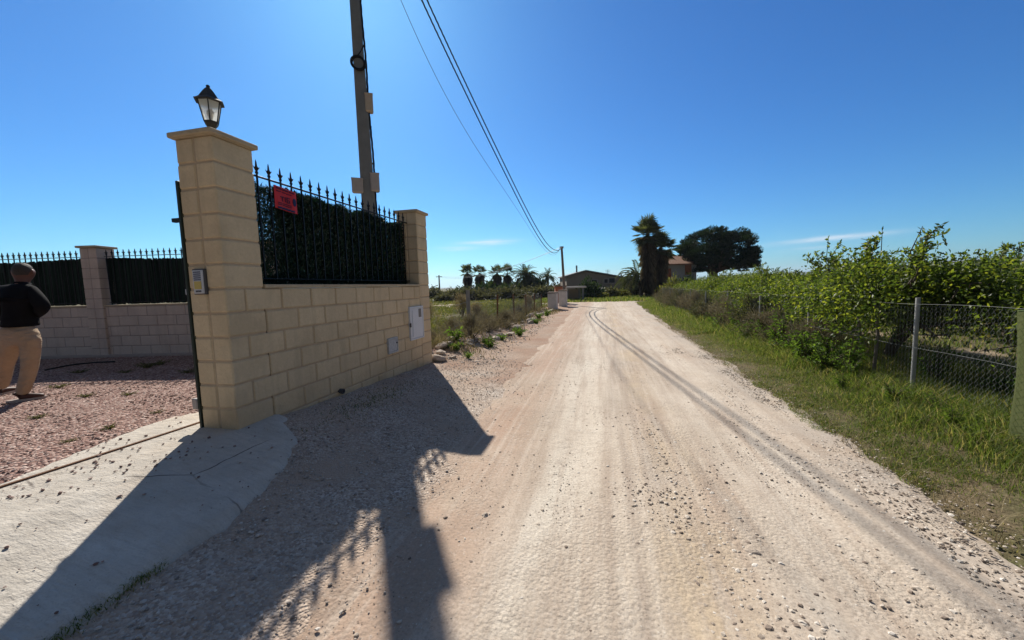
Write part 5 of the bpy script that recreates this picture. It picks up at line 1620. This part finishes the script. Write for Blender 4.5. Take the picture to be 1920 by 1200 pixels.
for k, (s0, s1, d_, zt, lab) in enumerate(((21.2, 22.2, .25, 1.10, 'peeling white painted pier at the end of the left wire fence'), (24.2, 25.0, .62, 1.18, 'square pale block pier right of the peeling white one'))):
    r = thing('masonry_pier', lab, 'pier', W((s0 + s1) / 2, d_, 0), 'white piers at the far gate'); O = np.array(r.location)
    c = W((s0 + s1) / 2, d_, zt / 2 - .1); a = Acc(); a.box(c, (s1 - s0, .55, zt + .1), A_w, .03); a.build('shaft', M['whitewash'], r, False, O)
    c = W((s0 + s1) / 2, d_, zt - .04 + .03); a = Acc(); a.box(c, (s1 - s0 + .08, .62, .07), A_w, .015); a.build('cap', M['shedwall'], r, False, O)
bb = aty(1050, 538, 31.5); r = thing('brick_chimney', 'small red brick barbecue chimney beside the wooden pole', 'chimney', (bb[0], bb[1], 0))
a = Acc(); a.box((0, 0, bb[2] / 2), (.85, .7, bb[2]), None, .02); a.build('stack', M['brick'], r)
a = Acc(); a.box((0, 0, bb[2] + .05), (1.0, .8, .1), None, .02); a.build('cap', M['tile'], r)

# distant lattice pylon
py_ = aty(1629, 449, 420); px0 = py_[0]; r = thing('pylon', 'tiny grey lattice power pylon on the skyline above the grove', 'pylon', (px0, 420, 0))
a = Acc(); H = py_[2]
for sx in (-1, 1):
    for sy in (-1, 1): a.tube([(sx * 3.2, sy * 3.2, 0), (sx * .9, sy * .9, H * .62), (sx * .7, sy * .7, H)], .28, 4)
for k in range(7):
    z0_, z1_ = H * k / 8, H * (k + 1) / 8; w0 = 3.2 - 2.3 * min(1, z0_ / (H * .62)); w1 = 3.2 - 2.3 * min(1, z1_ / (H * .62))
    for sy in (-1, 1): a.tube([(-w0, sy * w0, z0_), (w1, sy * w1, z1_)], .16, 4); a.tube([(w0, sy * w0, z0_), (-w1, sy * w1, z1_)], .16, 4)
a.build('lattice', M['galv'], r)
a = Acc()
for z in (H * .88, H):
    a.tube([(-8.5, 0, z + 1.2), (-4, 0, z), (4, 0, z), (8.5, 0, z + 1.2)], .3, 4)
a.build('crossarm', M['galv'], r)


# ------------------------------------------------------------------ the man in the yard
def skin(name, J, E, mat, parent, off, sub=2, rootj=None):
    names = list(J); idx = {k: i for i, k in enumerate(names)}
    me = bpy.data.meshes.new(name)
    me.from_pydata([tuple(np.asarray(J[k][0]) - off) for k in names], [(idx[a_], idx[b_]) for a_, b_ in E], [])
    o = bpy.data.objects.new(name, me); COL.objects.link(o)
    md = o.modifiers.new('skin', 'SKIN'); md.use_smooth_shade = True
    for i, k in enumerate(names):
        rr = J[k][1]; rr = (rr, rr) if np.isscalar(rr) else rr
        me.skin_vertices[0].data[i].radius = rr
        me.skin_vertices[0].data[i].use_root = (k == (rootj or names[0]))
    s_ = o.modifiers.new('sub', 'SUBSURF'); s_.levels = sub; s_.render_levels = sub
    dg = bpy.context.evaluated_depsgraph_get(); ev = o.evaluated_get(dg)
    m2 = bpy.data.meshes.new_from_object(ev); m2.name = name
    o.modifiers.clear(); o.data = m2; bpy.data.meshes.remove(me)
    m2.materials.clear(); m2.materials.append(mat)
    for p_ in m2.polygons: p_.use_smooth = True
    o.parent = parent; return o


MY = 4.63
jp = lambda x, y, dy=0.0: aty(x, y, MY + dy)
mf = jp(30, 750); man = thing('person', 'man in black jacket and beige trousers seen from behind, walking in the yard', 'person', (mf[0], mf[1], .30)); MO = np.array(man.location)
jz = lambda x, y, z, dy=0.0: (lambda p: np.array([p[0], p[1], z]))(aty(x, y, MY + dy))
rank, lank = jz(40, 742, .40), jz(1, 733, .43, .34)
rkn, lkn = jp(55, 690, .01) , jp(11, 684, .26)
rhip, lhip = jp(56, 632), jp(20, 632, .03)
pel, wai, che, nec = jp(37, 618, .0), jp(36, 585), jp(37, 555, .02), jp(42, 528, .05)
hed = jp(44, 510, .08); crn = jp(44, 500, .08)
rsh, lsh = jp(61, 547, .03), jp(10, 547, .03)
rel, lel = jp(82, 577, .0), jp(-12, 580, .0)
rwr, lwr = jp(58, 597, .26), jp(8, 597, .28)
J = {'pel': (pel, (.11, .09)), 'wai': (wai, (.12, .09)), 'che': (che, (.11, .085)), 'nec': (nec, .058), 'jaw': (jp(43, 519, .08), (.084, .09)), 'hed': (hed, (.097, .112)), 'crn': (crn, (.07, .085)),
     'rsh': (rsh, .05), 'rel': (rel, .042), 'rwr': (rwr, .032), 'lsh': (lsh, .05), 'lel': (lel, .042), 'lwr': (lwr, .032),
     'rhip': (rhip, .07), 'rkn': (rkn, .055), 'rank': (rank, .042), 'lhip': (lhip, .07), 'lkn': (lkn, .055), 'lank': (lank, .042)}
E = [('pel', 'wai'), ('wai', 'che'), ('che', 'nec'), ('nec', 'jaw'), ('jaw', 'hed'), ('hed', 'crn'), ('che', 'rsh'), ('rsh', 'rel'), ('rel', 'rwr'), ('che', 'lsh'), ('lsh', 'lel'), ('lel', 'lwr'),
     ('pel', 'rhip'), ('rhip', 'rkn'), ('rkn', 'rank'), ('pel', 'lhip'), ('lhip', 'lkn'), ('lkn', 'lank')]
for sd_, wr, el_ in (('r', rwr, rel), ('l', lwr, lel)):
    fw = (wr - el_); fw /= np.linalg.norm(fw); ix = np.array([-1.0, 0, 0]) if sd_ == 'r' else np.array([1.0, 0, 0])
    pm = wr + fw * .06; J[sd_ + 'pm'] = (pm, (.034, .02)); E.append((sd_ + 'wr', sd_ + 'pm'))
    for f_ in range(4):
        o_ = np.array([0, 0, 1.0]) * (.026 - .0175 * f_)
        L = [.072, .08, .074, .058][f_]
        k1, k2 = pm + fw * .045 + o_ * 1.0, pm + fw * (.045 + L * .5) + o_ + ix * .015
        k3 = pm + fw * (.045 + L * .75) + o_ + ix * .04
        J[f'{sd_}f{f_}a'] = (k1, .0095); J[f'{sd_}f{f_}b'] = (k2, .0085); J[f'{sd_}f{f_}c'] = (k3, .007)
        E += [(sd_ + 'pm', f'{sd_}f{f_}a'), (f'{sd_}f{f_}a', f'{sd_}f{f_}b'), (f'{sd_}f{f_}b', f'{sd_}f{f_}c')]
    J[sd_ + 'th'] = (pm + np.array([0, 0, .04]) + ix * .015, .011); J[sd_ + 'tt'] = (pm + fw * .05 + np.array([0, 0, .05]) + ix * .035, .0085)
    E += [(sd_ + 'pm', sd_ + 'th'), (sd_ + 'th', sd_ + 'tt')]
body = skin('body', J, E, M['skin'], man, MO, 2, 'pel')
# face features turned away from the camera, and ears
a = Acc(); fx = np.array([-.35, .94, 0]); fx /= np.linalg.norm(fx); fs = np.array([fx[1], -fx[0], 0])
for sg_ in (-1, 1):
    c = hed + fs * sg_ * .084 - fx * .01; V = ICO_V * [.5, .5, .5]
    a.add(c + (V[:, :1] * fs * .025 + V[:, 1:2] * fx * .05 + V[:, 2:] * np.array([0, 0, .075])), ICO_F)
a.tube([hed + fx * .085 + [0, 0, .03], hed + fx * .118 - [0, 0, .015], hed + fx * .09 - [0, 0, .03]], [.010, .017, .010], 6)
a.build('ear_and_nose', M['skin'], man, True, MO)
a = Acc()
for sg_ in (-1, 1):
    c = hed + fx * .088 + fs * sg_ * .034 + np.array([0, 0, .022]); a.add(c + ICO_V * .011, ICO_F)
a.build('eye', M['dark'], man, True, MO)
a = Acc(); a.tube([hed + fx * .088 + fs * x - [0, 0, .055] for x in (-.025, 0, .025)], .006, 5); a.build('mouth', M['shoe'], man, True, MO)
# hair: a cap over the skull
a = Acc(); hc = hed + np.array([0, 0, .018]) - fx * .008; th = np.linspace(0, 2 * pi, 25)[:-1]
rows = []
for k in range(9):
    ph = pi / 2 * (1 - k / 8 * 1.42)
    rows.append([hc + fs * (.084 * cos(ph) * cos(t_)) + fx * (.098 * cos(ph) * sin(t_)) + np.array([0, 0, .094 * sin(ph) + (.045 * max(0, sin(t_)) if k > 6 else 0)]) + RS.normal(size=3) * .0015 for t_ in th])
V = np.array(rows).reshape(-1, 3); n = 24
a.add(V, [(i * n + j, (i + 1) * n + j, (i + 1) * n + (j + 1) % n, i * n + (j + 1) % n) for i in range(8) for j in range(n)])
a.build('hair', M['hair'], man, True, MO)
hem = jp(39, 613)
JJ = {'hem': (hem, (.19, .135)), 'wai': (wai, (.19, .14)), 'mid': (jp(37, 566, .01), (.185, .14)), 'che': (jp(37, 549, .02), (.17, .13)), 'nek': (jp(41, 535, .045), (.085, .08)), 'col': (jp(42, 528, .06), (.07, .072)),
      'rsh': (jp(61, 547, .03), .09), 'rel': (jp(82, 577, .0), .074), 'rwr': (rwr, .048), 'lsh': (jp(10, 547, .03), .09), 'lel': (jp(-12, 580, .0), .074), 'lwr': (lwr, .055)}
skin('jacket', JJ, [('hem', 'wai'), ('wai', 'mid'), ('mid', 'che'), ('che', 'nek'), ('nek', 'col'), ('che', 'rsh'), ('rsh', 'rel'), ('rel', 'rwr'), ('che', 'lsh'), ('lsh', 'lel'), ('lel', 'lwr')], M['black'], man, MO, 2, 'wai')
JT = {'wst': (jp(38, 602), (.14, .11)), 'pel': (jp(38, 622), (.145, .115)), 'rhip': (jp(58, 640, -.01), (.10, .105)), 'rth': (jp(57, 662, -.01), .09), 'rkn': (jp(56, 690, .01), .078), 'rcf': (jp(45, 728, .0), .066), 'rce': (rank + [0, 0, -.02], .064),
      'lhip': (jp(19, 640, .03), (.105, .11)), 'lth': (jp(16, 662, .10), .095), 'lkn': (jp(11, 684, .26), .08), 'lcf': (jp(4, 720, .32), .072), 'lce': (lank + [0, 0, -.02], .068)}
skin('trousers', JT, [('wst', 'pel'), ('pel', 'rhip'), ('rhip', 'rth'), ('rth', 'rkn'), ('rkn', 'rcf'), ('rcf', 'rce'), ('pel', 'lhip'), ('lhip', 'lth'), ('lth', 'lkn'), ('lkn', 'lcf'), ('lcf', 'lce')], M['trousers'], man, MO, 2, 'pel')
for ank, tv in ((rank, np.array([.75, .66, 0])), (lank, np.array([-.1, 1.0, 0]))):
    tv = tv / np.linalg.norm(tv); heel = np.array([ank[0], ank[1], .35]) - tv * .06
    o = skin('shoe', {'h': (heel, (.045, .042)), 'm': (heel + tv * .11 + [0, 0, .005], (.045, .045)), 'b': (heel + tv * .19 - [0, 0, .008], (.05, .036)), 't': (heel + tv * .25 - [0, 0, .012], (.036, .026)), 'a': (heel + tv * .04 + [0, 0, .06], (.045, .045))},
             [('h', 'm'), ('m', 'b'), ('b', 't'), ('h', 'a')], M['shoe'], man, MO, 2, 'h')
    a = Acc(); sv = np.array([tv[1], -tv[0], 0]); poly = []
    for k in range(20):
        t_ = k * 2 * pi / 20; L = .165 * cos(t_) + .10; Wd_ = .05 * sin(t_) * (1.05 if cos(t_) > 0 else .9)
        poly.append((L, Wd_))
    a.prism(poly, .028, np.array([heel[0], heel[1], .302]), tv, sv, (0, 0, 1)); a.build('sole', M['sole'], o, False, MO)

# ------------------------------------------------------------------ the air over the plain
a = Acc(); a.box((0, 0, 75), (15600, 15600, 160))
hm = bpy.data.materials.new('air'); hm.use_nodes = True; hm.node_tree.nodes.clear()
ho_ = hm.node_tree.nodes.new('ShaderNodeOutputMaterial'); hv_ = hm.node_tree.nodes.new('ShaderNodeVolumePrincipled')
hv_.inputs['Color'].default_value = (0.72, 0.84, 1.0, 1); hv_.inputs['Density'].default_value = 0.00016; hv_.inputs['Anisotropy'].default_value = 0.35
hm.node_tree.links.new(hv_.outputs[0], ho_.inputs['Volume'])
hzo = a.build('haze', hm, None); tag(hzo, kind='stuff')

# ------------------------------------------------------------------ sun, sky, camera
AZ, EL = radians(-20.5), radians(38)
SUN = Vector((sin(AZ) * cos(EL), cos(AZ) * cos(EL), sin(EL)))
sl_ = bpy.data.lights.new('sun', 'SUN'); sl_.energy = 4.5; sl_.angle = radians(0.53); sl_.color = (1.0, 0.94, 0.84)
so = bpy.data.objects.new('sun', sl_); COL.objects.link(so); so.rotation_euler = SUN.to_track_quat('Z', 'Y').to_euler()

w = bpy.data.worlds.new('World'); SC.world = w; w.use_nodes = True; wt_ = w.node_tree; wt_.nodes.clear()
wo = wt_.nodes.new('ShaderNodeOutputWorld'); bg = wt_.nodes.new('ShaderNodeBackground'); sk = wt_.nodes.new('ShaderNodeTexSky')
sk.sky_type = 'NISHITA'; sk.sun_disc = False; sk.sun_elevation = EL; sk.sun_rotation = AZ; sk.altitude = 0; sk.air_density = 1.0; sk.dust_density = 0.35; sk.ozone_density = 4.0
gm_ = wt_.nodes.new('ShaderNodeGamma'); gm_.inputs['Gamma'].default_value = 0.62      # the wide range of the sky around the sun, held in as the photograph holds it
wt_.links.new(sk.outputs[0], gm_.inputs['Color'])
hs_ = wt_.nodes.new('ShaderNodeHueSaturation'); hs_.inputs['Saturation'].default_value = 1.32
wt_.links.new(gm_.outputs[0], hs_.inputs['Color'])
g2_ = wt_.nodes.new('ShaderNodeGamma'); g2_.inputs['Gamma'].default_value = 1.65; wt_.links.new(hs_.outputs[0], g2_.inputs['Color'])
tn_ = wt_.nodes.new('ShaderNodeMix'); tn_.data_type = 'RGBA'; tn_.blend_type = 'MULTIPLY'; tn_.inputs[0].default_value = 1.0
wt_.links.new(g2_.outputs[0], tn_.inputs[6]); tn_.inputs[7].default_value = (0.235, 0.545, 0.71, 1)
cur = tn_.outputs[2]
tc = wt_.nodes.new('ShaderNodeTexCoord')


def wm(op, a_, b_=0.0):
    n_ = wt_.nodes.new('ShaderNodeMath'); n_.operation = op
    for i_, v_ in enumerate((a_, b_)):
        if isinstance(v_, bpy.types.NodeSocket): wt_.links.new(v_, n_.inputs[i_])
        else: n_.inputs[i_].default_value = v_
    return n_.outputs[0]


def wdot(vec):
    n_ = wt_.nodes.new('ShaderNodeVectorMath'); n_.operation = 'DOT_PRODUCT'; wt_.links.new(tc.outputs['Generated'], n_.inputs[0]); n_.inputs[1].default_value = tuple(vec); return n_.outputs['Value']


# pale cloud added to the unseen sky behind the viewer, filling the shade
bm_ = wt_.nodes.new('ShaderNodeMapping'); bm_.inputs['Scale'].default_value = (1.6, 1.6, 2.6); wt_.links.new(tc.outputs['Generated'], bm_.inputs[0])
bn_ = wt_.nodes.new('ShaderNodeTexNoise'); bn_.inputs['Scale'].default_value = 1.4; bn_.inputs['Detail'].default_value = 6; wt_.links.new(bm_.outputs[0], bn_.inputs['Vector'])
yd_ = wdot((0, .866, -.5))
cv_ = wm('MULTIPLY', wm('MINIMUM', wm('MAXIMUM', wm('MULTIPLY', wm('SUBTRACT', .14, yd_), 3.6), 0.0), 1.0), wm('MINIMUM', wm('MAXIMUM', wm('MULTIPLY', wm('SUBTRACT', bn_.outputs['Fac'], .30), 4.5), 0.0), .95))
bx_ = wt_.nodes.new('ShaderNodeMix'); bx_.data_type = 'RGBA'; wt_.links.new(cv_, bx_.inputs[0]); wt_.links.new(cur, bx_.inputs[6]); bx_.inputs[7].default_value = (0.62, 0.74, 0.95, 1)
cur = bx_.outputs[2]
# thin streaks of cirrus near the horizon
mp_ = wt_.nodes.new('ShaderNodeMapping'); mp_.inputs['Scale'].default_value = (9, 9, 90); wt_.links.new(tc.outputs['Generated'], mp_.inputs[0])
nz_ = wt_.nodes.new('ShaderNodeTexNoise'); nz_.inputs['Scale'].default_value = 1.0; nz_.inputs['Detail'].default_value = 5; wt_.links.new(mp_.outputs[0], nz_.inputs['Vector'])
for azc, elc, wa, wb_, slope, amt in ((-3.2, 6.55, 3.6, .40, .03, .55), (-8.0, 5.75, 2.8, .30, .02, .38), (39.5, 4.42, 4.6, .30, .03, .62), (38.0, 3.45, 2.6, .25, .05, .3)):
    az_, el_ = radians(azc), radians(elc)
    c0 = np.array([sin(az_) * cos(el_), cos(az_) * cos(el_), sin(el_)]); rt = np.array([cos(az_), -sin(az_), 0]); uu = np.cross(rt, c0)
    u_ = wdot(rt); v_ = wm('SUBTRACT', wdot(uu), wm('MULTIPLY', u_, slope)); fr_ = wm('GREATER_THAN', wdot(c0), 0.5)
    e_ = wm('ADD', wm('POWER', wm('DIVIDE', u_, radians(wa)), 2.0), wm('POWER', wm('ABSOLUTE', wm('DIVIDE', v_, radians(wb_))), 2.0))
    g_ = wm('MULTIPLY', wm('POWER', 2.718, wm('MULTIPLY', e_, -1.0)), fr_)
    g_ = wm('MULTIPLY', g_, wm('MULTIPLY', wm('MAXIMUM', wm('SUBTRACT', nz_.outputs['Fac'], .3), 0.0), amt * 4))
    g_ = wm('MINIMUM', g_, .85)
    mxn = wt_.nodes.new('ShaderNodeMix'); mxn.data_type = 'RGBA'; wt_.links.new(g_, mxn.inputs[0]); wt_.links.new(cur, mxn.inputs[6]); mxn.inputs[7].default_value = (5.0, 5.6, 6.2, 1)
    cur = mxn.outputs[2]
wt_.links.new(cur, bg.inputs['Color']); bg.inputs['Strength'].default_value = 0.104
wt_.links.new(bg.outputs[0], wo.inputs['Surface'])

cam = bpy.data.cameras.new('camera'); co = bpy.data.objects.new('camera', cam); COL.objects.link(co)
cam.sensor_width = 36; cam.lens = FPX / IW * 36; cam.clip_end = 20000; cam.clip_start = .02
mt_ = Matrix((Vector(CR), Vector(CU), Vector(-_f))).transposed().to_4x4(); mt_.translation = Vector(CC); co.matrix_world = mt_
SC.camera = co

vs_ = SC.view_settings; vs_.view_transform = 'Standard'; vs_.look = 'None'; vs_.gamma = 1.0; vs_.exposure = 0.62
SC.display_settings.display_device = 'sRGB'
SC.cycles.max_bounces = 8; SC.cycles.diffuse_bounces = 3; SC.cycles.transparent_max_bounces = 12
SC.cycles.use_denoising = True
